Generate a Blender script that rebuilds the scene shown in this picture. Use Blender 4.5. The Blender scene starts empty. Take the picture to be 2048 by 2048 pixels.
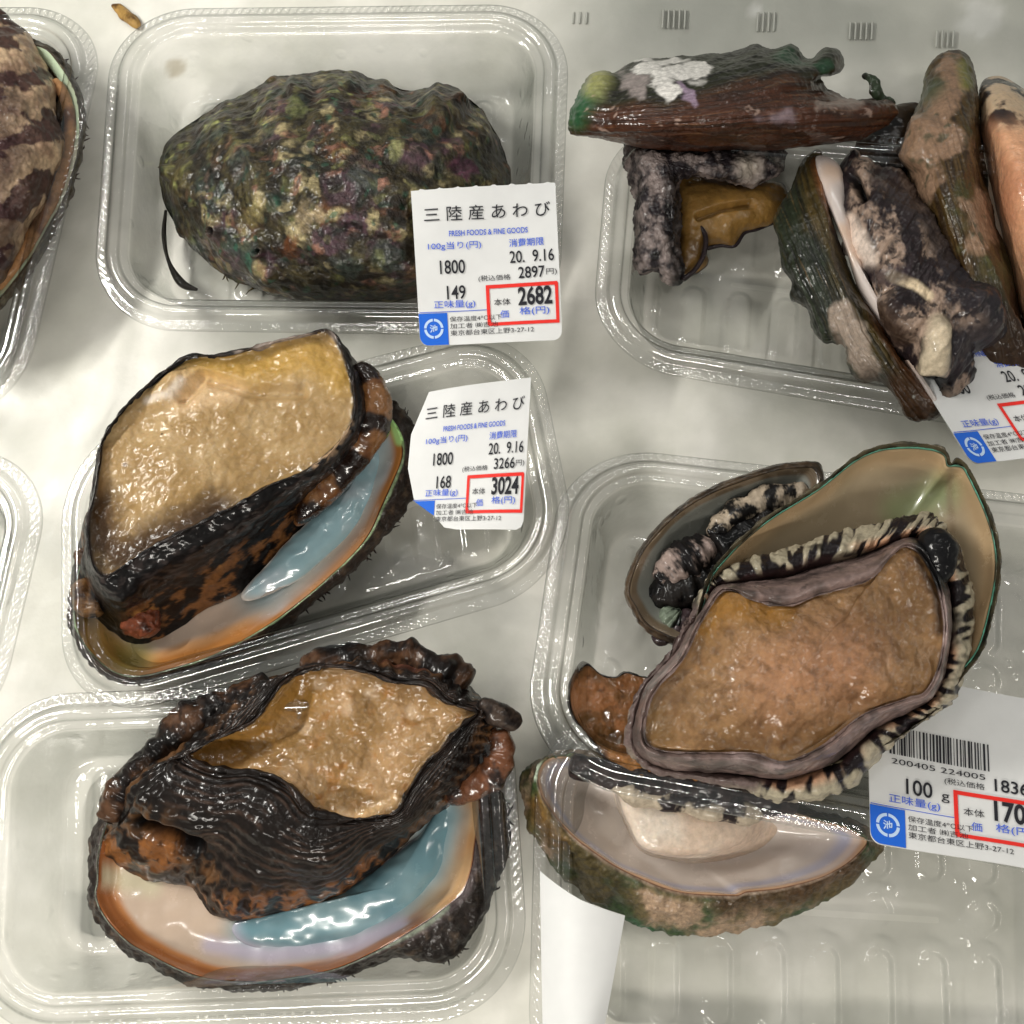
import bpy, math
import numpy as np
from mathutils import Vector

# ------------------------------------------------------------------ camera (1 unit = 10 cm)
scene = bpy.context.scene
C = scene.collection
TILT, DIST, TANH = math.radians(14), 3.86, 0.4663
cam_d = bpy.data.cameras.new('camera'); cam = bpy.data.objects.new('camera', cam_d); C.objects.link(cam)
CAM = np.array([0.0, -DIST*math.sin(TILT), DIST*math.cos(TILT)])
cam.location = CAM; cam.rotation_euler = (TILT, 0, 0)
cam_d.sensor_width = 36; cam_d.lens = 18/TANH; cam_d.clip_start = 0.05; cam_d.clip_end = 100
scene.camera = cam

# ------------------------------------------------------------------ world, lamps, exposure
world = bpy.data.worlds.new('World'); scene.world = world; world.use_nodes = True
wn = world.node_tree; wn.nodes['Background'].inputs[0].default_value = (0.93, 0.97, 0.92, 1)
wn.nodes['Background'].inputs[1].default_value = 0.19

def area_lamp(name, loc, target, sx, sy, power, col):
    d = bpy.data.lights.new(name, 'AREA'); d.shape = 'RECTANGLE'; d.size = sx; d.size_y = sy
    d.energy = power; d.color = col
    o = bpy.data.objects.new(name, d); C.objects.link(o); o.location = loc
    o.rotation_euler = (Vector(target)-Vector(loc)).to_track_quat('-Z', 'Y').to_euler()
area_lamp('ceiling_lamp', (-3.9, 1.3, 3.6), (-.6, -.2, 0), 2.0, .16, 205, (1.0, .98, .92))
area_lamp('aisle_lamp', (-1.0, -4.4, 3.9), (-.1, -.9, 0), 3.0, .14, 172, (1.0, .95, .87))
area_lamp('back_lamp', (.6, 5.7, 4.5), (.3, 0, 0), 7.5, .09, 50, (1.0, .98, .94))  # unseen strip, added for streaks on the tray rims running crosswise
area_lamp('side_lamp', (5.1, -.3, 4.4), (.6, 0, 0), 6.5, .07, 50, (1.0, .94, .86))  # added as well, out of view, to streak the trays' side rims
for k, (x, y) in enumerate([(-1.5, 1.9), (-1.1, 1.9), (-.7, 1.9), (2.0, -.2), (2.4, -.2), (2.8, -.2), (-3.2, -.6), (-3.2, -1.0), (-3.0, 3.0), (-3.4, 3.0), (1.6, 2.2), (-4.2, .4)]):
    d = bpy.data.lights.new('led_lamp', 'POINT'); d.shadow_soft_size = .13; d.energy = 36; d.color = (1, .97, .92)
    o = bpy.data.objects.new('led_lamp', d); C.objects.link(o); o.location = (x, y, 6.2)
vs = scene.view_settings
vs.view_transform = 'Standard'; vs.look = 'None'; vs.exposure = -0.08; vs.gamma = 1; vs.use_curve_mapping = False
scene.cycles.use_denoising = True
scene.cycles.transparent_max_bounces = 24; scene.cycles.max_bounces = 10
scene.cycles.caustics_reflective = False; scene.cycles.caustics_refractive = False
scene.cycles.sample_clamp_indirect = 6

# ------------------------------------------------------------------ helpers: pixels, noise, splines
def P(x, y, z):
    x = np.asarray(x, float); y = np.asarray(y, float); z = np.asarray(z, float)
    cx = (x/1024-1)*TANH; cy = (1-y/1024)*TANH
    dx = cx; dy = cy*math.cos(TILT)+math.sin(TILT); dz = cy*math.sin(TILT)-math.cos(TILT)
    t = (z-CAM[2])/dz
    return np.stack([CAM[0]+dx*t, CAM[1]+dy*t, CAM[2]+dz*t], -1)
def crop(ox, oy, s): return lambda *pts: [(ox+s*p[0], oy+s*p[1])+tuple(p[2:]) for p in pts]
c1 = crop(0, 0, .3623); c2 = crop(650, 0, .3623); c3 = crop(1100, 0, .3106); c4 = crop(1448, 0, .3106)
c5 = crop(1448, 500, .3106); c6 = crop(100, 620, .4037); c7 = crop(600, 620, .3106)
c8 = crop(0, 1248, .4142); c9 = crop(500, 1248, .4142); c10 = crop(1000, 850, .3623)
c11 = crop(1448, 850, .3106); c13 = crop(1000, 1348, .3623); c14 = crop(1448, 1348, .3623); cF = crop(0, 0, 1.06)

def lin(c):
    c = np.asarray(c, float)/255
    return np.where(c <= .04045, c/12.92, ((c+.055)/1.055)**2.4)
def S(r, g, b): return lin((r, g, b))
def ss(a, b, x):
    t = np.clip((x-a)/(b-a), 0, 1); return t*t*(3-2*t)
def mix(a, b, t):
    return a+(b-a)*np.clip(t, 0, 1)[:, None]
rng0 = np.random.RandomState(7)
G = rng0.normal(size=(256, 3)); G /= np.linalg.norm(G, axis=1)[:, None]
PERM = rng0.permutation(256)
def hsh(i, seed):
    a = PERM[(i[..., 0]+seed*37) & 255]; b = PERM[(a+i[..., 1]) & 255]; return PERM[(b+i[..., 2]) & 255]
def perlin(p, seed=0):
    i = np.floor(p).astype(np.int64); f = p-i; w = f*f*f*(f*(6*f-15)+10); out = np.zeros(len(p))
    for dx in (0, 1):
        for dy in (0, 1):
            for dz in (0, 1):
                o = np.array([dx, dy, dz]); g = G[hsh(i+o, seed)]
                v = ((f-o)*g).sum(1)
                ww = (w[:, 0] if dx else 1-w[:, 0])*(w[:, 1] if dy else 1-w[:, 1])*(w[:, 2] if dz else 1-w[:, 2])
                out += v*ww
    return out*1.5
def fbm(p, freq, octv=4, seed=0, gain=.5):
    o = np.zeros(len(p)); a = 1; s = 0
    for k in range(octv):
        o += a*perlin(p*freq, seed+k); s += a; a *= gain; freq = freq*2.03
    return o/s*1.6
def cell(p, freq, seed=0):
    q = p*freq; i = np.floor(q).astype(np.int64); best = np.full(len(p), 9.); idv = np.zeros(len(p))
    for dx in (-1, 0, 1):
        for dy in (-1, 0, 1):
            for dz in (-1, 0, 1):
                j = i+np.array([dx, dy, dz]); h = hsh(j, seed)
                pt = j+.5+.42*G[h]; d = ((q-pt)**2).sum(1)
                m = d < best; best = np.where(m, d, best); idv = np.where(m, h/255., idv)
    return np.sqrt(best), idv
def cr(p0, p1, p2, p3, t):
    t = t[:, None] if p0.ndim == 2 else t
    return .5*((2*p1)+(-p0+p2)*t+(2*p0-5*p1+4*p2-p3)*t*t+(-p0+3*p1-3*p2+p3)*t**3)
def spl_closed(c, n):
    c = np.asarray(c, float); K = len(c); t = np.arange(n)/n*K; k = np.floor(t).astype(int); f = t-k
    return cr(c[(k-1) % K], c[k % K], c[(k+1) % K], c[(k+2) % K], f)
def spl_open(c, n):
    c = np.asarray(c, float); K = len(c); t = np.linspace(0, K-1, n); k = np.minimum(np.floor(t).astype(int), K-2); f = t-k
    return cr(c[np.maximum(k-1, 0)], c[k], c[k+1], c[np.minimum(k+2, K-1)], f)
def resample(pts, K):
    """closed contour -> K points evenly spaced along its smooth curve"""
    d = spl_closed(pts, len(pts)*24); d = np.vstack([d, d[:1]])
    L = np.r_[0, np.cumsum(np.linalg.norm(np.diff(d[:, :2], axis=0), axis=1))]
    t = np.arange(K)/K*L[-1]
    return np.stack([np.interp(t, L, d[:, j]) for j in range(d.shape[1])], 1)
def ring(pts, z):
    p = np.asarray([q[:2] for q in pts], float); z = np.broadcast_to(np.asarray(z, float), (len(p),))
    return np.concatenate([P(p[:, 0], p[:, 1], z), p], 1)
def shrink(pts, c, s):
    p = np.asarray([q[:2] for q in pts], float); return np.asarray(c)+(p-np.asarray(c))*s
def lerp(a, b, t):
    a = np.asarray([q[:2] for q in a], float); b = np.asarray([q[:2] for q in b], float); return a+(b-a)*t
def loft(rings, nu, gaps):
    """control rings (K,5) -> grid (NV,nu,5) and the ring parameter of each row"""
    R = np.stack([spl_closed(r, nu) for r in rings]); rows = []; vp = []
    for k in range(len(R)-1):
        n = gaps[k] if isinstance(gaps, (list, tuple)) else gaps
        for j in range(n):
            t = j/n; a = R[max(k-1, 0)]; d = R[min(k+2, len(R)-1)]
            rows.append(cr(a, R[k], R[k+1], d, np.full(nu, t))); vp.append(k+t)
    rows.append(R[-1]); vp.append(len(R)-1)
    return np.stack(rows), np.array(vp)
def normals(V, closed=True):
    du = np.roll(V, -1, 1)-np.roll(V, 1, 1) if closed else np.gradient(V, axis=1)
    dv = np.gradient(V, axis=0); n = np.cross(du, dv); n /= np.linalg.norm(n, axis=2)[..., None]+1e-12
    m = max(2, len(V)//8)
    if n[-m:, :, 2].mean() < 0: n = -n
    return n
class Surf:
    """a lofted surface: V positions, px,py picture plan, u,v parameters; paint and push it, then cut it into parts"""
    def __init__(s, rings, nu, gaps, closed=True):
        g, vp = loft(rings, nu, gaps); s.V = g[..., :3].copy(); s.shape = g.shape[:2]; s.closed = closed
        s.x = g[..., 3].ravel(); s.y = g[..., 4].ravel()
        s.v = np.repeat(vp, nu); s.u = np.tile(np.arange(nu)/nu, len(vp)); s.vp = vp; s.col = np.zeros((len(s.x), 3))
    @property
    def w(s): return s.V.reshape(-1, 3)
    def push(s, d):
        n = normals(s.V, s.closed); s.V = s.V+n*np.asarray(d).reshape(s.shape)[..., None]
    def stroke(s, pts, w, soft=.5):
        return stroke(s.x, s.y, pts, w, soft)
    def part(s, name, v0, v1, mat, parent, label=None):
        r = np.where((s.vp >= v0-1e-6) & (s.vp <= v1+1e-6))[0]; a, b = r[0], r[-1]+1
        nu = s.shape[1]; V = s.V[a:b].reshape(-1, 3); col = s.col.reshape(s.shape+(3,))[a:b].reshape(-1, 3)
        return grid_mesh(name, V, col, b-a, nu, mat, parent, s.closed, label)
def stroke(x, y, pts, w, soft=.5):
    d = np.full(len(x), 1e9); pts = [q[:2] for q in pts]
    if len(pts) == 1: pts = pts*2
    for (ax, ay), (bx, by) in zip(pts[:-1], pts[1:]):
        ex, ey = bx-ax, by-ay; L = ex*ex+ey*ey+1e-9
        t = np.clip(((x-ax)*ex+(y-ay)*ey)/L, 0, 1); d = np.minimum(d, np.hypot(x-ax-t*ex, y-ay-t*ey))
    return 1-ss(w*(1-soft), w*(1+soft), d)
def raw_mesh(name, V, loops, starts, totals, col, mat, parent, label=None, smooth=True):
    loc = np.array(parent.location) if parent is not None else np.zeros(3)
    me = bpy.data.meshes.new(name); V = (np.asarray(V, float)-loc).astype(np.float32)
    me.vertices.add(len(V)); me.vertices.foreach_set('co', V.ravel())
    me.loops.add(len(loops)); me.loops.foreach_set('vertex_index', np.asarray(loops, np.int32))
    me.polygons.add(len(starts)); me.polygons.foreach_set('loop_start', np.asarray(starts, np.int32))
    me.polygons.foreach_set('loop_total', np.asarray(totals, np.int32))
    me.polygons.foreach_set('use_smooth', np.full(len(starts), smooth))
    if col is not None:
        ca = me.color_attributes.new('Col', 'FLOAT_COLOR', 'POINT')
        ca.data.foreach_set('color', np.concatenate([np.clip(col, 0, 1), np.ones((len(V), 1))], 1).astype(np.float32).ravel())
    me.update(calc_edges=True); me.validate(); me.materials.append(mat)
    o = bpy.data.objects.new(name, me); C.objects.link(o)
    if parent is not None: o.parent = parent
    if label: o['label'] = label
    return o
def quads_mesh(name, V, Q, col, mat, parent, label=None, smooth=True):
    Q = np.asarray(Q); return raw_mesh(name, V, Q.ravel(), np.arange(len(Q))*4, np.full(len(Q), 4), col, mat, parent, label, smooth)
def grid_quads(nv, nu, closed):
    i = np.arange(nv-1)[:, None]; j = np.arange(nu if closed else nu-1)[None, :]; jn = (j+1) % nu
    return np.stack([i*nu+j, i*nu+jn, (i+1)*nu+jn, (i+1)*nu+j], -1).reshape(-1, 4)
def grid_mesh(name, V, col, nv, nu, mat, parent, closed=True, label=None):
    return quads_mesh(name, V, grid_quads(nv, nu, closed), col, mat, parent, label)
def thing(name, px, z, label, cat, group=None):
    o = bpy.data.objects.new(name, None); C.objects.link(o); o.location = P(px[0], px[1], z)
    o.empty_display_size = .1; o['label'] = label; o['category'] = cat
    if group: o['group'] = group
    bpy.context.view_layer.update(); return o
def tube(pts, n=200, m=40, flat=1.0, lump=0, lumpf=9, seed=0):
    """pts (px,py,z,radius px); returns a Surf-like closed tube with rounded ends"""
    q = spl_open([p[:2]+p[2:4] for p in pts], n); c = P(q[:, 0], q[:, 1], q[:, 2])
    T = np.gradient(c, axis=0); T /= np.linalg.norm(T, axis=1)[:, None]
    side = np.cross(T, [0, 0, 1.]); side /= np.linalg.norm(side, axis=1)[:, None]+1e-9; up = np.cross(side, T)
    r = q[:, 3]*.00176; s = np.linspace(0, 1, n); L = np.linalg.norm(np.diff(c, axis=0), axis=1).sum()
    cap = np.clip(np.minimum(s, 1-s)*L/np.maximum(r, 1e-4), 0, 1); r = r*np.sqrt(1-(1-cap)**2)+1e-5
    if lump: r = r*(1+lump*np.sin(s*lumpf*6.283+1.5*perlin(np.stack([s*7, s*0, s*0], 1), seed)))
    a = np.arange(m)/m*2*math.pi
    V = c[:, None]+r[:, None, None]*(np.cos(a)[None, :, None]*side[:, None]+flat*np.sin(a)[None, :, None]*up[:, None])
    o = Surf.__new__(Surf); o.V = V; o.shape = (n, m); o.closed = True; o.vp = s
    o.v = np.repeat(s, m); o.u = np.tile(np.arange(m)/m, n); o.x = np.repeat(q[:, 0], m); o.y = np.repeat(q[:, 1], m)
    o.col = np.zeros((n*m, 3))
    return o
def tube_push(o, d):
    c = o.V.mean(1, keepdims=True); n = o.V-c; n /= np.linalg.norm(n, axis=2)[..., None]+1e-9
    o.V = o.V+n*np.asarray(d).reshape(o.shape)[..., None]

# ------------------------------------------------------------------ materials
def nodes_of(name):
    m = bpy.data.materials.new(name); m.use_nodes = True; nt = m.node_tree; nt.nodes.clear()
    out = nt.nodes.new('ShaderNodeOutputMaterial'); return m, nt, out
def N(nt, t, **kw):
    n = nt.nodes.new(t)
    for k, v in kw.items():
        if hasattr(n, k): setattr(n, k, v)
        else: n.inputs[k.replace('_', ' ')].default_value = v
    return n
def organic(name, rough=.3, var=.25, vscale=40, bump=.35, bscale=60, bdist=.006, coat=.25, sss=0., spec=.5, rvar=.1, grain=0., gamt=.6, bdet=5.):
    m, nt, out = nodes_of(name); L = nt.links.new
    b = N(nt, 'ShaderNodeBsdfPrincipled'); L(b.outputs[0], out.inputs[0])
    co = N(nt, 'ShaderNodeTexCoord'); at = N(nt, 'ShaderNodeVertexColor'); at.layer_name = 'Col'
    n1 = N(nt, 'ShaderNodeTexNoise', Scale=vscale, Detail=6., Roughness=.65); L(co.outputs['Object'], n1.inputs['Vector'])
    mr = N(nt, 'ShaderNodeMapRange'); L(n1.outputs['Fac'], mr.inputs[0]); mr.inputs[1].default_value = .3; mr.inputs[2].default_value = .7
    mr.inputs[3].default_value = 1-var; mr.inputs[4].default_value = 1+var
    mu = N(nt, 'ShaderNodeVectorMath', operation='SCALE'); L(at.outputs[0], mu.inputs[0]); L(mr.outputs[0], mu.inputs['Scale'])
    L(mu.outputs[0], b.inputs['Base Color'])
    n2 = N(nt, 'ShaderNodeTexNoise', Scale=bscale, Detail=bdet, Roughness=.5); L(co.outputs['Object'], n2.inputs['Vector'])
    bp = N(nt, 'ShaderNodeBump', Strength=bump, Distance=bdist); h = n2.outputs['Fac']
    if grain:
        vo = N(nt, 'ShaderNodeTexVoronoi', feature='SMOOTH_F1', Scale=grain); wv = N(nt, 'ShaderNodeMix', data_type='VECTOR'); wv.inputs[0].default_value = .02
        L(co.outputs['Object'], wv.inputs[4]); L(n1.outputs['Color'], wv.inputs[5]); L(wv.outputs[1], vo.inputs['Vector'])
        ma = N(nt, 'ShaderNodeMath', operation='MULTIPLY_ADD'); L(vo.outputs['Distance'], ma.inputs[0]); ma.inputs[1].default_value = -gamt; L(h, ma.inputs[2]); h = ma.outputs[0]
    L(h, bp.inputs['Height']); L(bp.outputs[0], b.inputs['Normal'])
    r2 = N(nt, 'ShaderNodeMapRange'); L(n1.outputs['Fac'], r2.inputs[0]); r2.inputs[1].default_value = .3; r2.inputs[2].default_value = .7
    r2.inputs[3].default_value = max(.04, rough-rvar); r2.inputs[4].default_value = rough+rvar; L(r2.outputs[0], b.inputs['Roughness'])
    b.inputs['Specular IOR Level'].default_value = spec; b.inputs['Coat Weight'].default_value = coat; b.inputs['Coat Roughness'].default_value = .11
    L(bp.outputs[0], b.inputs['Coat Normal'])
    if sss:
        b.inputs['Subsurface Weight'].default_value = sss; b.inputs['Subsurface Radius'].default_value = (1, .45, .2); b.inputs['Subsurface Scale'].default_value = .03
    return m
M_SOLE = organic('wet_sole', .45, .14, 60, 1., 32, .0045, .8, .15, spec=.15, grain=56, gamt=.35, bdet=2.)
M_FLESH = organic('wet_flesh', .5, .3, 50, .75, 18, .007, .42, spec=.1, grain=30, gamt=.3, bdet=2.)
M_PALE = organic('wet_pale_sole', .5, .12, 60, 1., 34, .0035, .5, .15, spec=.15, grain=60, gamt=.3, bdet=2.)
M_LIP = organic('dark_lip', .5, .35, 60, .8, 30, .006, .3, spec=.12, bdet=2.)
M_SHELL = organic('shell_crust', .55, .45, 70, .8, 40, .010, .35, spec=.2, bdet=3.)
M_SMOOTHSHELL = organic('shell_smooth', .45, .3, 60, .5, 22, .005, .45, spec=.2, bdet=2.)
M_NACRE = organic('nacre', .25, .05, 12, .3, 7, .008, .9, spec=.5, rvar=.05, bdet=2.)

def plastic(name, drops=0., refl=.17):
    m, nt, out = nodes_of(name); L = nt.links.new
    co = N(nt, 'ShaderNodeTexCoord')
    n2 = N(nt, 'ShaderNodeTexNoise', Scale=9., Detail=3.); L(co.outputs['Object'], n2.inputs['Vector'])
    bp = N(nt, 'ShaderNodeBump', Strength=.25, Distance=.02); h = n2.outputs['Fac']
    if drops:
        vo = N(nt, 'ShaderNodeTexVoronoi', feature='F1', Scale=13.); L(co.outputs['Object'], vo.inputs['Vector'])
        mr = N(nt, 'ShaderNodeMapRange', interpolation_type='SMOOTHSTEP'); L(vo.outputs['Distance'], mr.inputs[0]); mr.inputs[1].default_value = .12; mr.inputs[2].default_value = .34; mr.inputs[3].default_value = drops; mr.inputs[4].default_value = 0.
        sx = N(nt, 'ShaderNodeSeparateColor'); L(vo.outputs['Color'], sx.inputs[0]); gt = N(nt, 'ShaderNodeMath', operation='GREATER_THAN'); L(sx.outputs[0], gt.inputs[0]); gt.inputs[1].default_value = .55
        ma = N(nt, 'ShaderNodeMath', operation='MULTIPLY_ADD'); L(mr.outputs[0], ma.inputs[0]); L(gt.outputs[0], ma.inputs[1]); L(h, ma.inputs[2]); h = ma.outputs[0]
    L(h, bp.inputs['Height'])
    lw = N(nt, 'ShaderNodeLayerWeight', Blend=.5); L(bp.outputs[0], lw.inputs['Normal'])
    pw = N(nt, 'ShaderNodeMath', operation='POWER'); L(lw.outputs['Facing'], pw.inputs[0]); pw.inputs[1].default_value = 3.2
    mm = N(nt, 'ShaderNodeMath', operation='MULTIPLY_ADD'); L(pw.outputs[0], mm.inputs[0]); mm.inputs[1].default_value = .8; mm.inputs[2].default_value = refl; mm.use_clamp = True
    rp = N(nt, 'ShaderNodeValToRGB'); L(lw.outputs['Facing'], rp.inputs[0])
    e = rp.color_ramp.elements; e[0].position = .15; e[0].color = (.98, .98, .975, 1); e[1].position = .92; e[1].color = (.5, .52, .5, 1)
    tr = N(nt, 'ShaderNodeBsdfTransparent'); L(rp.outputs[0], tr.inputs[0])
    gl = N(nt, 'ShaderNodeBsdfGlossy', Roughness=.1); L(bp.outputs[0], gl.inputs['Normal'])
    mx = N(nt, 'ShaderNodeMixShader'); L(mm.outputs[0], mx.inputs[0]); L(tr.outputs[0], mx.inputs[1]); L(gl.outputs[0], mx.inputs[2])
    L(mx.outputs[0], out.inputs[0]); return m
M_PLASTIC = plastic('clear_plastic'); M_BASE = plastic('wet_clear_plastic', .55, .09)
def flat_mat(name, c, rough=.45, spec=.4, stain=None, bump=0.):
    m, nt, out = nodes_of(name); L = nt.links.new
    b = N(nt, 'ShaderNodeBsdfPrincipled'); L(b.outputs[0], out.inputs[0]); b.inputs['Roughness'].default_value = rough
    b.inputs['Specular IOR Level'].default_value = spec
    co = N(nt, 'ShaderNodeTexCoord'); n1 = N(nt, 'ShaderNodeTexNoise', Scale=14., Detail=6.); L(co.outputs['Object'], n1.inputs['Vector'])
    mx = N(nt, 'ShaderNodeMix', data_type='RGBA'); L(n1.outputs['Fac'], mx.inputs[0])
    mx.inputs[6].default_value = (*np.asarray(c)*.93, 1); mx.inputs[7].default_value = (*np.clip(np.asarray(c)*1.06, 0, 1), 1)
    L(mx.outputs[2], b.inputs['Base Color']); return m
M_PAPER = flat_mat('label_paper', (.74, .74, .73), .35, .4)
M_BLACK = flat_mat('black_print', (.012, .012, .018), .5)
M_BLUE = flat_mat('blue_print', S(70, 105, 215), .5)
M_BLOCK = flat_mat('blue_block', S(24, 100, 212), .4)
M_RED = flat_mat('red_print', S(232, 44, 34), .4)
M_RING = flat_mat('pale_print', S(190, 215, 245), .4)

# ------------------------------------------------------------------ the counter
def build_counter():
    n = 420; xs = np.linspace(-4.2, 4.2, n); ys = np.linspace(-3.6, 4.8, n)
    X, Y = np.meshgrid(xs, ys); V = np.stack([X.ravel(), Y.ravel(), np.zeros(n*n)], 1)
    z = .012*fbm(V, 1.3, 3, 3)+.004*fbm(V, 9, 3, 9); rise = lambda x, y: .14*ss(1.75, 2.4, y)*ss(0, .5, x); V[:, 2] = z-.022+rise(V[:, 0], V[:, 1])
    col = mix(np.tile(S(221, 219, 208), (n*n, 1)), S(238, 235, 226), ss(-.3, .5, fbm(V, 1.9, 5, 21, .6)))
    col = mix(col, S(192, 192, 178), .6*ss(.2, .9, fbm(V, 2.6, 5, 33)))
    def near(px, r, seed=3):
        c = P(px[0], px[1], 0); d = np.hypot(V[:, 0]-c[0], V[:, 1]-c[1])/(r*.00176)
        return 1-ss(.45, 1.0, d+.35*fbm(V, 14, 3, seed))
    col = mix(col, S(150, 130, 85), .5*near((350, 128), 30)); col = mix(col, S(120, 70, 45), .8*near((1372, 66), 9, 8))
    col = mix(col, S(160, 161, 153), .95*ss(1.3, 2.1, V[:, 1]+.15*fbm(V, 2, 3, 44))*ss(-.2, .5, V[:, 0]))  # dimmer light at the upper right, painted into the counter as grey
    for px, r in (((1955, 45), 60), ((1510, 32), 22)): col = mix(col, S(205, 205, 200), .7*near(px, r, 11))
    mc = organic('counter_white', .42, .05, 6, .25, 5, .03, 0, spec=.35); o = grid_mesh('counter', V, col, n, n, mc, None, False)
    o['kind'] = 'structure'
    V = []; Q = []; k = 0
    for gx, gy, nb, h, dx in ((1160, 36, 3, 24, 13), (1348, 38, 5, 38, 11), (1532, 44, 4, 40, 11), (1722, 62, 5, 36, 11), (1890, 78, 4, 34, 11)):
        for b in range(nb):
            x = gx+(b-(nb-1)/2)*dx; zr = []
            for yy in (gy-h/2, gy+h/2):
                zz = .05
                for _ in range(4):
                    q = P(x, yy, zz); zz = -.0145+float(rise(q[0], q[1]))
                zr.append(zz)
            t = tube([(x+1, gy-h/2, zr[0], 2.4), (x-1, gy+h/2, zr[1], 2.4)], 24, 10)
            V.append(t.V.reshape(-1, 3)); Q.append(grid_quads(24, 10, True)+k); k += 240
    V = np.concatenate(V); p = quads_mesh('embossed_pattern', V, np.concatenate(Q), np.tile(S(172, 173, 165), (len(V), 1)), mc, None)
    p.parent = o
build_counter()

# ------------------------------------------------------------------ trays
def tray(corners, zs, depth, label, group='clear plastic trays', floor_turn=0):
    cw = np.array([P(x, y, z) for (x, y), z in zip(corners, zs)]); TL, TR, BR, BL = cw
    W = (np.linalg.norm(TR-TL)+np.linalg.norm(BR-BL))/2; H = (np.linalg.norm(TL-BL)+np.linalg.norm(TR-BR))/2
    nrm = np.cross(TR-BL, TL-BR); nrm /= np.linalg.norm(nrm); nrm = nrm if nrm[2] > 0 else -nrm
    o = bpy.data.objects.new('plastic_tray', None); C.objects.link(o); o.location = cw.mean(0)-nrm*depth
    o['label'] = label; o['category'] = 'tray'; o['group'] = group; bpy.context.view_layer.update()
    ns, nc = 170, 56
    def rr(d):
        r = max(.30-d, .09); x0, x1, y0, y1 = d, W-d, d, H-d; r = min(r, (y1-y0)/2*.98, (x1-x0)/2*.98); pts = []
        t = np.arange(ns)/ns; a = np.arange(nc)/nc*math.pi/2
        for (cx, cy, a0, ex, ey) in ((x1-r, y0+r, -math.pi/2, None, None), (x1-r, y1-r, 0, None, None), (x0+r, y1-r, math.pi/2, None, None), (x0+r, y0+r, math.pi, None, None)):
            pts.append(np.stack([cx+r*np.cos(a0+a), cy+r*np.sin(a0+a)], 1))
        full = []
        for k in range(4):
            A = pts[k-1][-1] if False else None
            full.append(pts[k]); p = pts[k][-1]+(pts[k][-1]-pts[k][-2])*.5; q = pts[(k+1) % 4][0]
            full.append(p+(q-p)*t[:, None])
        return np.concatenate(full)
    prof = [(0, -.022), (.004, -.014), (.018, -.012), (.034, -.011), (.042, -.004), (.05, .006), (.06, .012), (.072, .012), (.082, .006), (.088, -.006), (.094, -.01), (.108, -.011),
            (.114, -.016), (.122, -.03), (.14, -depth*.4), (.165, -depth*.72), (.185, -depth*.92), (.2, -depth*.985), (.225, -depth)]
    prof = spl_open(prof, 70)
    def world(xy, dz):
        s = (xy[:, 0]/W)[:, None]; t = (xy[:, 1]/H)[:, None]
        return (TL*(1-s)+TR*s)*(1-t)+(BL*(1-s)+BR*s)*t+nrm*np.asarray(dz).reshape(-1, 1)
    rows = []
    for d, dz in prof:
        xy = rr(d); n = len(xy); z = np.full(n, dz)
        bead = np.exp(-((d-.018)/.009)**2); per = np.r_[0, np.cumsum(np.linalg.norm(np.diff(xy, axis=0), axis=1))]
        z = z+bead*.006*np.sin(per/.028*2*math.pi)
        fl = np.exp(-((dz+depth*.6)/(depth*.25))**2)
        rows.append(world(xy, z))
    V = np.stack(rows); nv, nu = V.shape[:2]
    grid_mesh('tray_rim', V[:46].reshape(-1, 3), None, 46, nu, M_PLASTIC, o)
    rows = list(V[45:])
    for d in np.linspace(.235, min(W, H)/2-.01, 90):
        xy = rr(d); x, y = xy[:, 0], xy[:, 1]; z = np.full(len(xy), -depth)
        k = np.round((x-W/2)/.17); xc = W/2+k*.17
        for y0, y1 in ((.27, .42+.06*0), (H-.44, H-.27)):
            dd = np.hypot(x-xc, np.clip(y, y0, y1)-y); z += .012*(1-ss(.025, .055, dd))
        odd = (np.abs(k) % 2 == 1); dd = np.hypot(x-xc, np.clip(y, .6, H-.6)-y); z += np.where(odd, .007*(1-ss(.03, .06, dd)), 0)
        rows.append(world(xy, z))
    V = np.stack(rows); grid_mesh('tray_base', V.reshape(-1, 3), None, len(rows), nu, M_BASE, o)
    return o
tray([(-820, 5), (222, 8), (28, 850), (-1000, 850)], [.3]*4, .27, 'clear plastic tray cut off by the top left corner, holding a banded abalone')
tray([(222, 12), (1142, 0), (1118, 668), (176, 655)], [.3]*4, .27, 'clear plastic tray holding the crusty shell lying dome side up')
tray([(118, 872), (1062, 628), (1172, 1158), (118, 1464)], [.3]*4, .27, 'tilted clear plastic tray under the abalone with the largest pale sole')
tray([(-52, 1392), (1018, 1350), (1066, 2040), (-90, 2085)], [.3, .3, .3, .3], .27, 'clear plastic tray at the bottom left under the abalone with a ridged black foot')
tray([(-900, 900), (118, 895), (-30, 1520), (-1000, 1520)], [.3]*4, .27, 'empty looking clear plastic tray corner at the left edge below the banded abalone')
tray([(1222, 225), (2230, 300), (2230, 900), (1178, 718)], [.3]*4, .27, 'clear plastic tray at the top right holding a heap of green brown shells')
tray([(1132, 880), (2300, 1010), (2330, 1790), (1034, 1546)], [.36, .36, .58, .58], .25, 'raised clear plastic tray with a big orange brown sole facing up in it')
tray([(1075, 1400), (2300, 1500), (2350, 2300), (1052, 2250)], [.26]*4, .24, 'clear plastic tray at the bottom right, partly under the raised tray')

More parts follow.
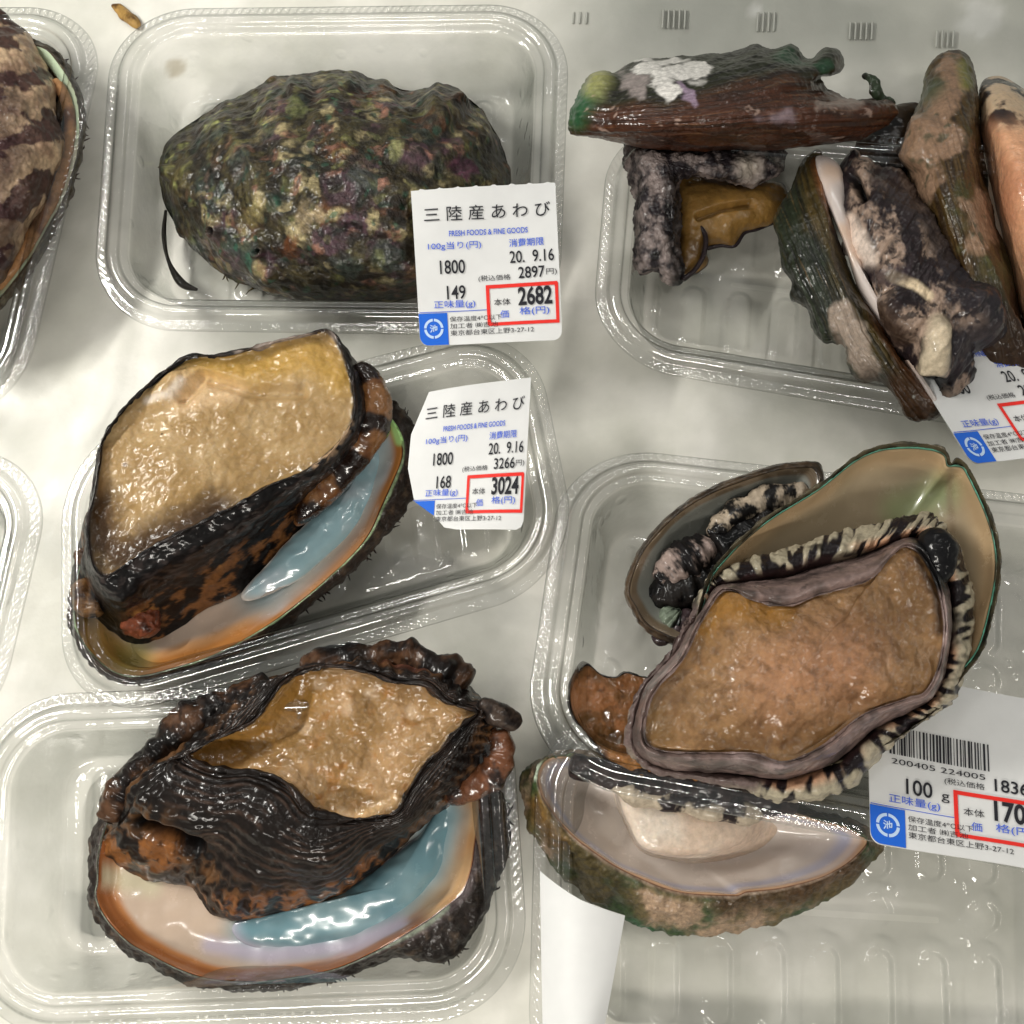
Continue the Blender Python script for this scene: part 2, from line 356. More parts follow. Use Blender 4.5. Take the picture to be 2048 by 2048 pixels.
# ------------------------------------------------------------------ abalone with the shell dome up
def dome_shell():
    o = thing('abalone', (690, 400), .05, 'whole abalone lying shell side up, crusted in purple, lime and rust patches', 'abalone', 'abalones')
    K = 40
    cont = resample(cF((303, 345), (310, 290), (350, 240), (440, 188), (520, 152), (620, 136), (700, 148), (770, 170), (830, 168), (885, 185), (922, 228), (950, 280),
                       (960, 330), (952, 385), (928, 440), (880, 512), (800, 560), (700, 572), (600, 568), (500, 552), (440, 527), (390, 490), (350, 450), (315, 400)), K)
    c0 = np.array(cF((640, 350)))[0]; apex = np.array(cF((690, 330)))[0]
    rings = [ring(shrink(cont, c0, .86), .03), ring(shrink(cont, c0, .985), .06)]
    for s in np.linspace(1, .004, 11):
        c = c0+(apex-c0)*(1-s); rings.append(ring(c+(cont-c0)*s, .09+.36*max(0, 1-s**2.3)**.62))
    f = Surf(rings, 460, 22); w = f.w
    # growth ridges sweep round the spire at the upper right
    sp = np.array(cF((850, 205)))[0]; rx = f.x-sp[0]; ry = f.y-sp[1]; rad = np.hypot(rx, ry*1.25); ang = np.arctan2(ry, -rx)
    wob = fbm(w, 3, 3, 4)
    ridge = np.sin(rad/17+2.2*wob+ang*1.5)*.5+.5
    d = .018*(ridge-.5)*ss(0, 3, f.v)+.008*fbm(w, 6, 3, 11)+.007*fbm(w, 24, 4, 12)
    cd, cid = cell(w, 13, 5); d += np.where(cid > .7, .008*(1-ss(.15, .5, cd)), 0)
    for px, r, h in ((c1((1650, 490))[0], 28, .020), (c2((165, 450))[0], 24, .015), (c2((670, 590))[0], 46, .034), (c1((1490, 1520))[0], 14, .02), (c1((940, 960))[0], 16, .03), (c1((1190, 1270))[0], 16, .02), (c1((1430, 1390))[0], 14, .03)):
        dd = np.hypot(f.x-px[0], f.y-px[1]); d += h*(1-ss(.5*r, 1.1*r, dd))
    for px, r in ((c1((915, 965))[0], 8), (c1((1180, 1275))[0], 10), (c1((1435, 1380))[0], 5), (c1((1020, 1135))[0], 5)):
        dd = np.hypot(f.x-px[0], f.y-px[1]); d -= .05*(1-ss(.4*r, 1.1*r, dd))
    f.push(d); n = len(w)
    col = mix(np.tile(S(46, 38, 27), (n, 1)), S(72, 64, 38), ss(-.4, .6, fbm(w, 9, 4, 41)))
    warp = w+.03*np.stack([fbm(w, 9, 2, 51), fbm(w, 9, 2, 52), fbm(w, 9, 2, 53)], 1)
    centre = stroke(f.x, f.y, cF((560, 430), (720, 400), (800, 330), (640, 300)), 190, .5)
    sq = np.stack([rad*.055+1.5*wob, ang*2.2, 0*rad], 1); stk = fbm(sq, 1.6, 4, 55)
    def patch(freq, seed, thr, colr, amt, region=1.):
        nonlocal col
        dd, ident = cell(warp, freq, seed); m = (ident > thr)*(1-ss(.32, .6, dd+.18*fbm(w, 30, 3, seed+2)))*amt*region
        col = mix(col, np.asarray(colr), m)
    edge_l = np.maximum(stroke(f.x, f.y, c1((960, 900), (1100, 760), (1400, 620)), 40, .8), stroke(f.x, f.y, c2((0, 420), (200, 500)), 40, .8))
    patch(7.5, 61, .58, S(84, 58, 70), .75, .25+.75*centre); patch(8.5, 62, .60, S(48, 60, 54), .75); patch(8, 63, .72, S(92, 56, 32), .8, .05+.95*centre)
    patch(16, 64, .64, S(112, 112, 66), .7, .2+.8*edge_l); patch(16, 65, .76, S(160, 146, 108), .85, centre); patch(22, 66, .84, S(136, 96, 80), .8, centre)
    patch(26, 67, .84, S(150, 154, 92), .85, .3+.7*edge_l); patch(34, 68, .88, S(42, 84, 66), .7, .4+.6*centre); patch(22, 69, .5, S(28, 24, 20), .75); patch(48, 70, .7, S(30, 25, 20), .7)
    for px, r, cc in ((c1((1710, 1200))[0], 30, S(170, 150, 116)), (c1((1390, 1200))[0], 34, S(134, 120, 76)), (c2((395, 830))[0], 20, S(138, 138, 92)), (c2((760, 920))[0], 30, S(108, 62, 84)), (c1((1590, 1370))[0], 26, S(98, 54, 26)), (c1((1640, 600))[0], 20, S(110, 114, 70))):
        dd = np.hypot(f.x-px[0], f.y-px[1])/r; col = mix(col, cc, .8*(1-ss(.5, 1.1, dd+.7*fbm(w, 16, 4, 77))))
    col = mix(col, S(32, 27, 19), .75*ss(.0, .5, stk)*(1-.45*centre)); col = mix(col, S(96, 92, 58), .5*ss(.15, .6, -stk)*(1-.6*centre))
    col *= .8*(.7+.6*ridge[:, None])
    col *= np.clip(1+.55*fbm(w, 45, 3, 81), .35, 1.8)[:, None]
    for px, r in ((c1((925, 965))[0], 10), (c1((1180, 1275))[0], 11), (c1((1435, 1380))[0], 6), (c1((1020, 1135))[0], 6)):
        col = mix(col, S(8, 7, 6), 1-ss(.6*r, 1.1*r, np.hypot(f.x-px[0], f.y-px[1])))
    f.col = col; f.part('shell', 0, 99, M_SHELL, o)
    t = tube([(p[0], p[1], .06, r) for p, r in zip(c1((915, 1160), (905, 1300), (930, 1440), (1000, 1560), (1090, 1600)), (3, 5, 4, 9, 3))], 120, 14)
    t.col[:] = S(40, 36, 32); t.part('tentacle', 0, 1, M_LIP, o)
    fringe(cont, .06, range(0, K), 4, o, S(74, 62, 30), sel=lambda x, y: (y > 540) & (x < 700))
def fringe(cont, z, idx, nper, parent, colr, sel=None, length=14, seed=3):
    """short algae hairs along a shell edge, one mesh"""
    rs = np.random.RandomState(seed); q = spl_closed(np.asarray(cont)[:, :2], len(cont)*nper*3); c = q.mean(0); V = []; Q = []; k = 0
    zz = z if np.isscalar(z) else None
    for p in q:
        if sel is not None and not sel(p[0], p[1]): continue
        if rs.rand() < .86 or perlin(np.array([[p[0]*.02, p[1]*.02, seed*1.]]), 3)[0] < -.1: continue
        dr = (p-c)/np.linalg.norm(p-c); a = rs.normal(0, .6); dr = np.array([dr[0]*math.cos(a)-dr[1]*math.sin(a), dr[0]*math.sin(a)+dr[1]*math.cos(a)])
        l = length*rs.uniform(.3, 1.2); t = tube([(p[0]-dr[0]*4, p[1]-dr[1]*4, z, 2.6), (p[0]+dr[0]*l*.5, p[1]+dr[1]*l*.5, z+rs.uniform(-.01, .01), 1.6), (p[0]+dr[0]*l+rs.normal(0, 3), p[1]+dr[1]*l+rs.normal(0, 3), z+rs.uniform(-.02, .02), .7)], 8, 6)
        V.append(t.V.reshape(-1, 3)); Q.append(grid_quads(8, 6, True)+k); k += 48
    if V:
        V = np.concatenate(V); quads_mesh('algae_fringe', V, np.concatenate(Q), np.tile(colr, (len(V), 1)), M_LIP, parent)['kind'] = 'stuff'
dome_shell()

# ------------------------------------------------------------------ generic open abalone
def mottle(w, freq, seed, a, b, thr=0., sharp=.12, stretch=None):
    q = w if stretch is None else w*np.asarray(stretch)
    m = ss(thr-sharp, thr+sharp, fbm(q, freq, 5, seed, .6)); return mix(np.tile(a, (len(w), 1)), b, m)
def bowl(parent, outer, crest, zo, zc, center, paint, depth=.06, nu=520, mat_out=None, scales=(.9, .74, .5, .25, .004), rag=1., shell_col=None, seed=0, fall=(.82, .5, .22, .08, 0), under=.7):
    """outer silhouette, crest line, then the lining falling into the bowl"""
    K = 96; outer = resample(outer, K); crest_ = resample(crest, K)
    k0 = np.argmin(((crest_[:, :2]-outer[0, :2])**2).sum(1)); crest_ = np.roll(crest_, -k0, 0)
    zo = np.asarray(zo); zc = np.asarray(zc)
    rings = [ring(shrink(outer, center, under), .03), ring(outer, zo), ring(lerp(outer, crest_, .6), zc*.9+zo*.1), ring(crest_, zc)]
    for s, f in zip(scales, fall): rings.append(ring(shrink(crest_, center, s), depth+(zc-depth)*f))
    f = Surf(rings, nu, [14, 16, 12, 18]+[22]*(len(scales)-1)); w = f.w; rim = ss(.4, 1, f.v)*(1-ss(2.6, 3.0, f.v))
    f.push(rag*(rim*(.011*fbm(w, 12, 4, 5+seed)+.007*fbm(w, 40, 3, 8+seed)))+.004*fbm(w, 8, 2, 9)*(f.v > 3.2))
    n = len(w); f.col = paint(f)
    f.part('shell', 0, 3, mat_out or M_SHELL, parent); f.part('nacre_lining', 3, 99, M_NACRE, parent)
    return f, outer, crest_
def foot(parent, lip, base, center, zlip, zbase, paint, mids=((.35, .35), (.7, .85)), lipw=.96, dome=.02, dip=.03, nu=560, push=None, scales=(.8, .55, .3, .004), zm=None, crest=.02, solemat=None, lipmat=None):
    lip = np.asarray([q[:2] for q in lip], float); base = np.asarray([q[:2] for q in base], float); zl = np.broadcast_to(np.asarray(zlip, float), (len(lip),)); zb = np.broadcast_to(np.asarray(zbase, float), (len(lip),))
    rings = [ring(base, zb)]
    for t, zt in mids: rings.append(ring(lerp(base, lip, t), zb+(zl-zb)*zt))
    rings += [ring(lip, zl), ring(shrink(lip, center, (1+lipw)/2), zl+crest), ring(shrink(lip, center, lipw), zl-dip*.4)]
    nl = len(rings)-1
    zmn = zl.mean() if zm is None else zm
    for s in scales: rings.append(ring(shrink(lip, center, lipw*s), (zl-dip)*s+(zmn-dip)*(1-s)+dome*(1-s*s)))
    gaps = [26]*(nl-2)+[9, 9]+[30]*len(scales)
    f = Surf(rings, nu, gaps); f.nl = nl
    if push is not None: f.push(push(f))
    f.col = paint(f)
    f.part('foot', 0, nl, lipmat or M_FLESH, parent); f.part('sole', nl, 99, solemat or M_SOLE, parent)
    return f

def pillow(name, cont, parent, z0, H, center, mat, paint, push=None, K=112, nu=420, power=2.2, gap=16, pf=.6, back=.9):
    cont = resample(cont, K); center = np.asarray(center, float)
    rings = [ring(shrink(cont, center, .01), z0-H*.25), ring(shrink(cont, center, .7), z0-H*.2), ring(shrink(cont, center, back), z0-H*.12)]
    sm = cont.copy(); wts = np.exp(-np.linspace(-2, 2, 17)**2); sm = sum(np.roll(cont, k-8, 0)*wts[k] for k in range(17))/wts.sum()
    for s in np.r_[1, .97, .9, np.linspace(.8, .004, 7)]:
        k = float(ss(.72, .99, s)); rings.append(ring(shrink(sm*(1-k)+cont*k, center, s), z0+H*max(0, 1-s**power)**pf))
    f = Surf(rings, nu, gap)
    if push is not None: f.push(push(f))
    f.col = paint(f); f.part(name, 0, 99, mat, parent); return f
# ------------------------------------------------------------------ abalone with the largest pale sole
def pale_sole():
    o = thing('abalone', (430, 1000), .05, 'abalone with the smoothest, palest tan sole, black rimmed, above an orange edged bluish shell', 'abalone', 'abalones')
    outer = c6((1647, 430), (1715, 485), (1785, 560), (1835, 680), (1850, 790), (1828, 890), (1735, 1000), (1645, 1130), (1500, 1290), (1300, 1450), (1100, 1600), (850, 1730), (600, 1808), (430, 1842),
               (300, 1812), (190, 1715), (125, 1610), (105, 1490), (118, 1330), (210, 1050), (450, 720), (800, 500), (1200, 400), (1480, 390))
    crest = c6((1610, 470), (1655, 510), (1712, 580), (1745, 670), (1742, 740), (1708, 830), (1655, 950), (1575, 1120), (1450, 1260), (1270, 1420), (1080, 1560), (840, 1695), (600, 1778), (430, 1812),
               (310, 1785), (205, 1695), (143, 1600), (122, 1490), (135, 1340), (230, 1060), (460, 740), (800, 530), (1200, 430), (1450, 420))
    cen = np.array(c6((800, 1080)))[0]
    def paint(f):
        w = f.w; n = len(w); v = f.v+.10*fbm(w, 6, 3, 2)
        c = np.tile(S(40, 30, 24), (n, 1)); c = mix(c, S(74, 58, 44), ss(0, .7, fbm(w, 30, 4, 3)))
        c = mix(c, S(150, 172, 130), ss(2.55, 2.8, f.v)*.75)
        c = mix(c, S(72, 34, 16), ss(2.92, 3.0, f.v))
        c = mix(c, S(176, 116, 60), ss(3.03, 3.2, v)); c = mix(c, S(206, 154, 106), ss(4.3, 4.9, v)); c = mix(c, S(206, 184, 166), ss(4.8, 5.3, v))
        blue = f.stroke(c6((1060, 1370), (1270, 1160), (1440, 970), (1570, 780), (1600, 640)), 52, .8)*ss(3.6, 4.2, v)
        c = mix(c, S(160, 184, 190), blue*.9); c = mix(c, S(192, 198, 204), ss(.1, .9, fbm(w, 7, 3, 15))*blue*.6)
        c = mix(c, S(136, 136, 78), f.stroke(c6((380, 1740), (430, 1700)), 32, .8)*.7*(f.v > 3.1)); c = mix(c, S(120, 98, 44), f.stroke(c6((170, 1560), (300, 1700)), 40, .6)*.8*(f.v > 3.1))
        c = mix(c, S(176, 222, 140), f.stroke(c6((1620, 470), (1700, 560), (1730, 650)), 9, .6)*(f.v > 2.6)*.9)
        return c
    f, ou, cr_ = bowl(o, outer, crest, .13, .21, cen, paint, .07, scales=(.95, .84, .64, .3, .004), fall=(.8, .48, .18, .05, 0))
    fringe(ou, .12, None, 5, o, S(40, 28, 24), sel=lambda x, y: x > 560 and y > 800)
    tg = c6((955, 1415), (1050, 1285), (1180, 1145), (1330, 995), (1455, 850), (1550, 740), (1595, 660), (1640, 650), (1668, 740), (1640, 880), (1565, 1010), (1450, 1155), (1300, 1290), (1150, 1385), (1030, 1432))
    t = pillow('mantle_tongue', tg, o, .138, .045, c6((1370, 1090))[0], M_NACRE, lambda f: mix(mix(np.tile(S(134, 164, 172), (len(f.x), 1)), S(180, 184, 190), ss(-.1, .7, fbm(f.w, 5, 3, 5))*.8), S(190, 176, 164), (1-ss(3, 5.2, f.v))*.85), lambda f: .010*fbm(f.w, 7, 3, 3), nu=320, pf=.85)
    lip = c6((1395, 100), (1480, 250), (1515, 400), (1510, 540), (1420, 680), (1300, 790), (1100, 870), (900, 985), (700, 1085), (500, 1185), (350, 1285), (270, 1330), (212, 1290), (185, 1180), (180, 1050), (215, 900), (235, 760),
             (255, 640), (350, 500), (480, 370), (580, 290), (690, 225), (880, 215), (1100, 155), (1280, 115))
    base = c6((1480, 250), (1590, 330), (1640, 450), (1640, 590), (1570, 740), (1450, 860), (1325, 1010), (1185, 1160), (1050, 1290), (930, 1410), (740, 1500), (560, 1640), (430, 1690), (250, 1600), (150, 1480), (118, 1350), (150, 1150),
              (280, 900), (420, 660), (600, 520), (750, 430), (850, 390), (1000, 340), (1150, 290), (1330, 240))
    def push(f):
        w = f.w; d = .010*fbm(w, 7, 4, 3)+.004*fbm(w, 26, 3, 4)
        so = ss(f.nl, f.nl+.4, f.v); d += so*(.02*fbm(w, 3.5, 2, 6)+.003*fbm(w, 14, 3, 7))
        st = np.sin(f.v*30+3*fbm(w, 4, 2, 9)); d += 0*st
        # a crease runs across the top of the sole
        d -= so*.03*f.stroke(c6((660, 440), (760, 330), (1000, 400), (1250, 410)), 10, 1)
        d += so*.03*f.stroke(c6((560, 400), (620, 350)), 22, 1)
        return d
    def fpaint(f):
        w = f.w; n = len(w)
        wall = mottle(w, 14, 31, S(100, 65, 36), S(14, 10, 9), -.12, .16, (1, .8, 1.4)); wall = mix(wall, S(172, 118, 60), ss(.2, .7, fbm(w, 6, 3, 33))*.7*(wall[:, 0] > .05))
        lipc = mix(np.tile(S(18, 15, 15), (n, 1)), S(52, 44, 42), ss(0, .5, fbm(w*np.array([1, 1, 3.]), 22, 4, 35)))
        c = mix(wall, lipc, ss(1.15, 1.6, f.v+.18*fbm(w, 8, 3, 36)))
        c = mix(c, S(160, 145, 135), f.stroke(c6((930, 190), (1100, 165), (1280, 140), (1380, 140)), 13, .6)*ss(-.2, .4, fbm(w, 12, 3, 91))*.8)
        c = mix(c, S(178, 148, 118), f.stroke(c6((1470, 570), (1400, 680), (1320, 750)), 13, .5)*ss(-.15, .1, fbm(w, 16, 3, 92))*(f.v < f.nl)*(f.v > 1.8)*.9)
        so = ss(f.nl-.05, f.nl+.12, f.v+.03*fbm(w, 20, 3, 37)); tan = mix(np.tile(S(150, 121, 78), (n, 1)), S(172, 145, 104), ss(-.4, .5, fbm(w, 6, 4, 38)))
        tan = mix(tan, S(176, 138, 62), .75*f.stroke(c6((730, 290), (1000, 270), (1300, 230), (1440, 330)), 34, .8)); tan = mix(tan, S(222, 190, 150), .6*f.stroke(c6((690, 350), (900, 400), (640, 450)), 22, .9))
        tan = mix(tan, S(226, 214, 200), .7*f.stroke(c6((660, 360), (600, 430), (480, 450)), 7, .9))
        dk = f.stroke(c6((240, 950), (260, 1150), (330, 1220), (600, 1110), (820, 990)), 42, .9)
        tan = mix(tan, S(70, 50, 30), dk*ss(-.5, .4, fbm(w, 18, 4, 39)+dk-.35)); tan = mix(tan, S(70, 45, 25), f.stroke(c6((375, 770)), 5, .6)*.8); tan = mix(tan, S(50, 35, 20), f.stroke(c6((555, 615)), 2.2, .6))
        tan = mix(tan, S(132, 98, 58), .6*f.stroke(c6((250, 700), (240, 850)), 22, .9))
        c = mix(c, tan, so)
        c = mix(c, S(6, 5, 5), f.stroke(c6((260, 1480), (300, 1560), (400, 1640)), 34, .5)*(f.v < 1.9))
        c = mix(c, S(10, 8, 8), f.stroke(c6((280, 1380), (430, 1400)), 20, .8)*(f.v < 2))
        return c
    foot(o, lip, base, c6((800, 660))[0], .44, .10, fpaint, push=push, dome=.03, lipw=.972, solemat=M_PALE)
    t = tube([(p[0], p[1], z, r) for p, z, r in zip(c6((1510, 270), (1580, 360), (1605, 480), (1585, 600), (1520, 710), (1430, 820), (1340, 920), (1260, 1010), (1220, 1060)), (.38, .36, .33, .30, .27, .25, .22, .2, .17), (14, 28, 32, 32, 30, 29, 26, 20, 8))], 260, 44, lump=.02, lumpf=6)
    tube_push(t, .012*fbm(t.w, 6, 3, 5)+.004*fbm(t.w, 30, 3, 6)); band = ss(-.35, .5, np.sin(t.v*24+2.2*fbm(t.w, 6, 3, 2))+.6*fbm(t.w, 16, 4, 12))
    t.col = mix(mix(np.tile(S(130, 90, 54), (len(t.x), 1)), S(92, 54, 26), ss(-.3, .4, fbm(t.w, 14, 3, 8))), S(30, 17, 11), band)
    t.part('mantle_frill', 0, 1, organic('wet_frill', .3, .3, 40, .3, 16, .012, 1., spec=.25), o)
    for pts, cc, r in ((((380, 1440), (450, 1520), (520, 1600)), (104, 54, 34), (26, 38, 26)), (((190, 1330), (200, 1420), (215, 1520)), (128, 92, 56), (20, 28, 22)), (((150, 1180), (150, 1260)), (92, 62, 36), (16, 20))):
        t = tube([(p[0], p[1], .21, rr) for p, rr in zip(c6(*pts), r)], 120, 50); tube_push(t, .03*fbm(t.w, 10, 3, 3)+.006*fbm(t.w, 40, 3, 4))
        t.col = mottle(t.w, 16, 6, lin(cc), S(46, 26, 20), .15, .3); t.part('head_fold', 0, 1, M_FLESH, o)
pale_sole()

# ------------------------------------------------------------------ abalone with the ridged black foot
def ridged_foot():
    o = thing('abalone', (600, 1680), .05, 'abalone with an arched black ridged foot and lumpy mustard sole in the bottom left tray', 'abalone', 'abalones')
    outer = [(186, 1690), (184, 1766), (182, 1799), (207, 1852), (249, 1897), (290, 1922), (352, 1955), (414, 1974), (497, 1980), (583, 1972), (682, 1954), (790, 1915), (873, 1924), (914, 1904), (947, 1861), (980, 1807), (997, 1757), (1014, 1687), (1018, 1621), (993, 1572),
             (950, 1500), (850, 1440), (700, 1400), (450, 1430), (290, 1520), (215, 1610)]
    crest = [(200, 1700), (196, 1760), (193, 1797), (216, 1842), (257, 1884), (297, 1907), (357, 1938), (417, 1957), (500, 1963), (583, 1955), (678, 1935), (770, 1893), (850, 1845), (890, 1815), (925, 1785), (943, 1740), (950, 1690), (958, 1640), (960, 1600), (945, 1560),
             (920, 1510), (830, 1460), (700, 1420), (450, 1450), (300, 1530), (230, 1620)]
    cen = np.array((590, 1720.))
    def paint(f):
        w = f.w; n = len(w); v = f.v+.08*fbm(w, 6, 3, 2)
        c = mix(np.tile(S(34, 26, 22), (n, 1)), S(80, 66, 54), ss(.1, .8, fbm(w, 26, 4, 3))); c = mix(c, S(96, 84, 84), .6*ss(2.2, 2.7, f.v)); c = mix(c, S(128, 138, 120), .7*ss(2.5, 2.8, f.v)*ss(-.1, .1, 900-f.x))
        c = mix(c, S(60, 28, 14), ss(2.94, 3, f.v))
        c = mix(c, S(150, 92, 52), ss(3.03, 3.15, v)); c = mix(c, S(184, 124, 76), ss(4.1, 4.7, v)); c = mix(c, S(194, 172, 152), ss(4.6, 5.0, v))
        right = f.stroke([(955, 1560), (945, 1660), (930, 1740), (880, 1800)], 44, .5); c = mix(c, S(208, 170, 124), right*ss(3.05, 3.3, v)*.85); c = mix(c, S(200, 144, 88), right*.6*ss(3.05, 3.3, v)*ss(-.2, .5, fbm(w, 10, 3, 5)))
        blue = f.stroke([(505, 1862), (640, 1864), (765, 1815), (850, 1735), (885, 1630)], 46, .75)*ss(3.6, 4.2, v); c = mix(c, S(126, 160, 170), blue*.95)
        pk = f.stroke([(420, 1890), (540, 1912), (700, 1892), (800, 1850)], 16, .9)*ss(4.0, 4.4, v); c = mix(c, S(182, 172, 190), pk*.8)
        c = mix(c, S(196, 190, 160), f.stroke([(205, 1750), (300, 1770)], 22, .9)*ss(3.3, 3.6, v)*.7)
        return c
    f, ou, _ = bowl(o, outer, crest, .12, .20, cen, paint, .08, scales=(.95, .86, .62, .3, .004), fall=(.78, .5, .18, .05, 0), rag=1)
    fringe(ou, .1, None, 5, o, S(46, 26, 26), sel=lambda x, y: (y > 1890 and x > 560) or x > 985, length=12)
    tg = [(468, 1850), (520, 1832), (640, 1800), (740, 1748), (830, 1675), (880, 1612), (905, 1585), (924, 1600), (916, 1680), (885, 1752), (820, 1815), (740, 1862), (640, 1893), (540, 1896), (482, 1880)]
    pillow('mantle_tongue', tg, o, .112, .05, (790, 1772), M_NACRE, lambda f: mix(mix(np.tile(S(104, 140, 150), (len(f.x), 1)), S(138, 166, 172), ss(-.1, .6, fbm(f.w, 5, 3, 5))*.7), S(176, 166, 180), (1-ss(3, 5.0, f.v))*.8), lambda f: .008*fbm(f.w, 7, 3, 3), nu=320, pf=.85)
    lip = [(372, 1515), (405, 1488), (497, 1445), (534, 1402), (576, 1354), (645, 1330), (728, 1340), (790, 1362), (852, 1366), (898, 1402), (958, 1422), (929, 1449), (887, 1498), (852, 1532), (822, 1580), (796, 1624), (749, 1637), (678, 1643), (624, 1643), (600, 1614), (575, 1573), (521, 1550), (440, 1548)]
    base = [(195, 1715), (203, 1630), (262, 1535), (370, 1434), (470, 1385), (590, 1345), (707, 1308), (790, 1307), (893, 1333), (930, 1364), (980, 1415), (1010, 1466), (1005, 1510), (964, 1578), (905, 1605), (850, 1650), (800, 1695), (730, 1755), (640, 1808), (510, 1838), (425, 1832), (378, 1775), (290, 1757)]
    zl = np.full(len(lip), .38); zl[4:10] = .37; zl[15:21] = .39
    front = lambda f: ss(1530, 1600, f.y)*ss(300, 380, f.x)*ss(.9, 1.5, f.v)
    def push(f):
        w = f.w; so = ss(f.nl, f.nl+.4, f.v); st = np.sin(f.v*26+5*fbm(w, 2.2, 3, 9)+2*fbm(w, 9, 2, 14)); wl = (1-so)
        d = .012*fbm(w, 7, 4, 3)+.005*fbm(w, 26, 3, 4)+wl*.0015*st*ss(.8, 1.4, f.v)
        d += wl*(1-front(f))*.005*np.sin(f.u*2*math.pi*58+3*fbm(w, 3, 2, 1))*ss(.1, .6, f.v)*(1-ss(2.5, 3, f.v))
        d += wl*.05*f.stroke([(330, 1600), (450, 1610), (560, 1650), (640, 1700)], 55, .9)
        d -= .09*f.stroke([(290, 1650), (340, 1665), (385, 1690)], 18, .8)
        d += so*(.024*fbm(w, 5, 2, 6)+.009*fbm(w, 13, 3, 7)); d -= so*.03*f.stroke([(420, 1530), (520, 1500), (590, 1420)], 26, 1)
        return d
    def fpaint(f):
        w = f.w; n = len(w); fr = front(f)
        wall = mottle(w, 11, 31, S(92, 64, 40), S(22, 17, 15), -.12, .2, (1, 1, 1.2)); ora = mottle(w*np.array([1.6, .5, 1]), 13, 43, S(124, 78, 40), S(22, 16, 13), -.02, .18)
        low = ss(0, 1, f.stroke([(400, 1810), (520, 1820), (640, 1790), (740, 1740)], 26, .7)+f.stroke([(230, 1700), (330, 1710)], 32, .6)); wall = mix(wall, ora, low)
        st = np.sin(f.v*26+5*fbm(w, 2.2, 3, 9)+2*fbm(w, 9, 2, 14)); blk = mix(np.tile(S(22, 16, 13), (n, 1)), S(62, 46, 37), ss(.1, 1, st)*ss(-.4, .5, fbm(w, 9, 3, 45)))
        c = mix(wall, blk, np.maximum(fr*(1-low), ss(1.9, 2.5, f.v+.2*fbm(w, 9, 3, 46)))); c = mix(c, S(120, 74, 58), f.stroke([(760, 1305), (890, 1335)], 16, .7)*.7*(f.v < 2))
        so = ss(f.nl-.08, f.nl+.10, f.v+.22*fbm(w, 16, 4, 37)); mus = mix(np.tile(S(138, 106, 64), (n, 1)), S(168, 134, 94), ss(-.4, .5, fbm(w, 7, 4, 38))); mus = mix(mus, S(150, 102, 48), ss(.15, .7, fbm(w, 17, 4, 39))*.7)
        mus = mix(mus, S(138, 98, 34), .75*f.stroke([(420, 1520), (520, 1480), (570, 1400), (640, 1370)], 34, .8)); mus = mix(mus, S(214, 176, 128), .8*f.stroke([(640, 1640), (720, 1628), (790, 1600)], 9, .9))
        for px in ((610, 1455), (696, 1418), (740, 1385), (820, 1420), (640, 1365), (690, 1630)): mus = mix(mus, S(206, 180, 150), .5*(1-ss(4, 20, np.hypot(f.x-px[0], f.y-px[1])+6*fbm(w, 20, 2, 5))))
        c = mix(c, mus, so); c = mix(c, S(8, 7, 7), f.stroke([(275, 1650), (330, 1660), (380, 1690)], 16, .6)*(f.v < 2.4)); c = mix(c, S(10, 8, 8), f.stroke([(385, 1660), (395, 1740), (420, 1800)], 8, .8)*(f.v < 2))  # shade of the cavity under the head bulge painted in near black
        return c
    foot(o, lip, base, np.array((690., 1490.)), zl, .12, fpaint, mids=((.22, .55), (.55, .92), (.85, 1.04)), push=push, dome=.0, dip=.05)
    t = tube([(960, 1400, .36, 14), (990, 1425, .35, 20), (1018, 1440, .33, 20), (1030, 1452, .31, 17)], 90, 36); tube_push(t, .005*fbm(t.w, 22, 3, 3)); t.col = mottle(t.w, 20, 4, S(70, 58, 50), S(34, 28, 26), 0, .3); t.part('tentacle', 0, 1, M_FLESH, o)
    t = tube([(995, 1455, .3, 18), (1002, 1500, .28, 26), (985, 1545, .27, 28), (940, 1575, .25, 24), (890, 1595, .22, 18)], 200, 44, lump=.06, lumpf=6); tube_push(t, .006*fbm(t.w, 16, 3, 5))
    t.col = mottle(t.w, 9, 4, S(112, 70, 46), S(36, 24, 20), 0, .25); t.part('mantle_frill', 0, 1, bpy.data.materials['wet_frill'], o)
    for pts, sd in (([(215, 1640), (245, 1575), (300, 1510), (370, 1450), (450, 1400), (540, 1362)], 3), ([(600, 1345), (700, 1318), (800, 1312), (885, 1338), (930, 1372)], 6)):
        t = tube([(x+4, y+6, .27, 28+5*(k % 2)) for k, (x, y) in enumerate(pts)], 420, 40, lump=.05, lumpf=len(pts)*1.6, seed=sd); tube_push(t, .03*fbm(t.w, 6, 3, 5)+.006*fbm(t.w, 24, 3, 6)+.009*perlin(np.stack([t.v*len(pts)*4, t.u*1.6, t.u*0], 1), 6))
        t.col = mix(mottle(t.w, 10, sd, S(84, 58, 40), S(26, 19, 17), -.05, .25), S(14, 12, 11), ss(-.1, .5, fbm(t.w, 7, 3, 19))*.8); t.part('mantle_frill', 0, 1, M_FLESH, o)
ridged_foot()

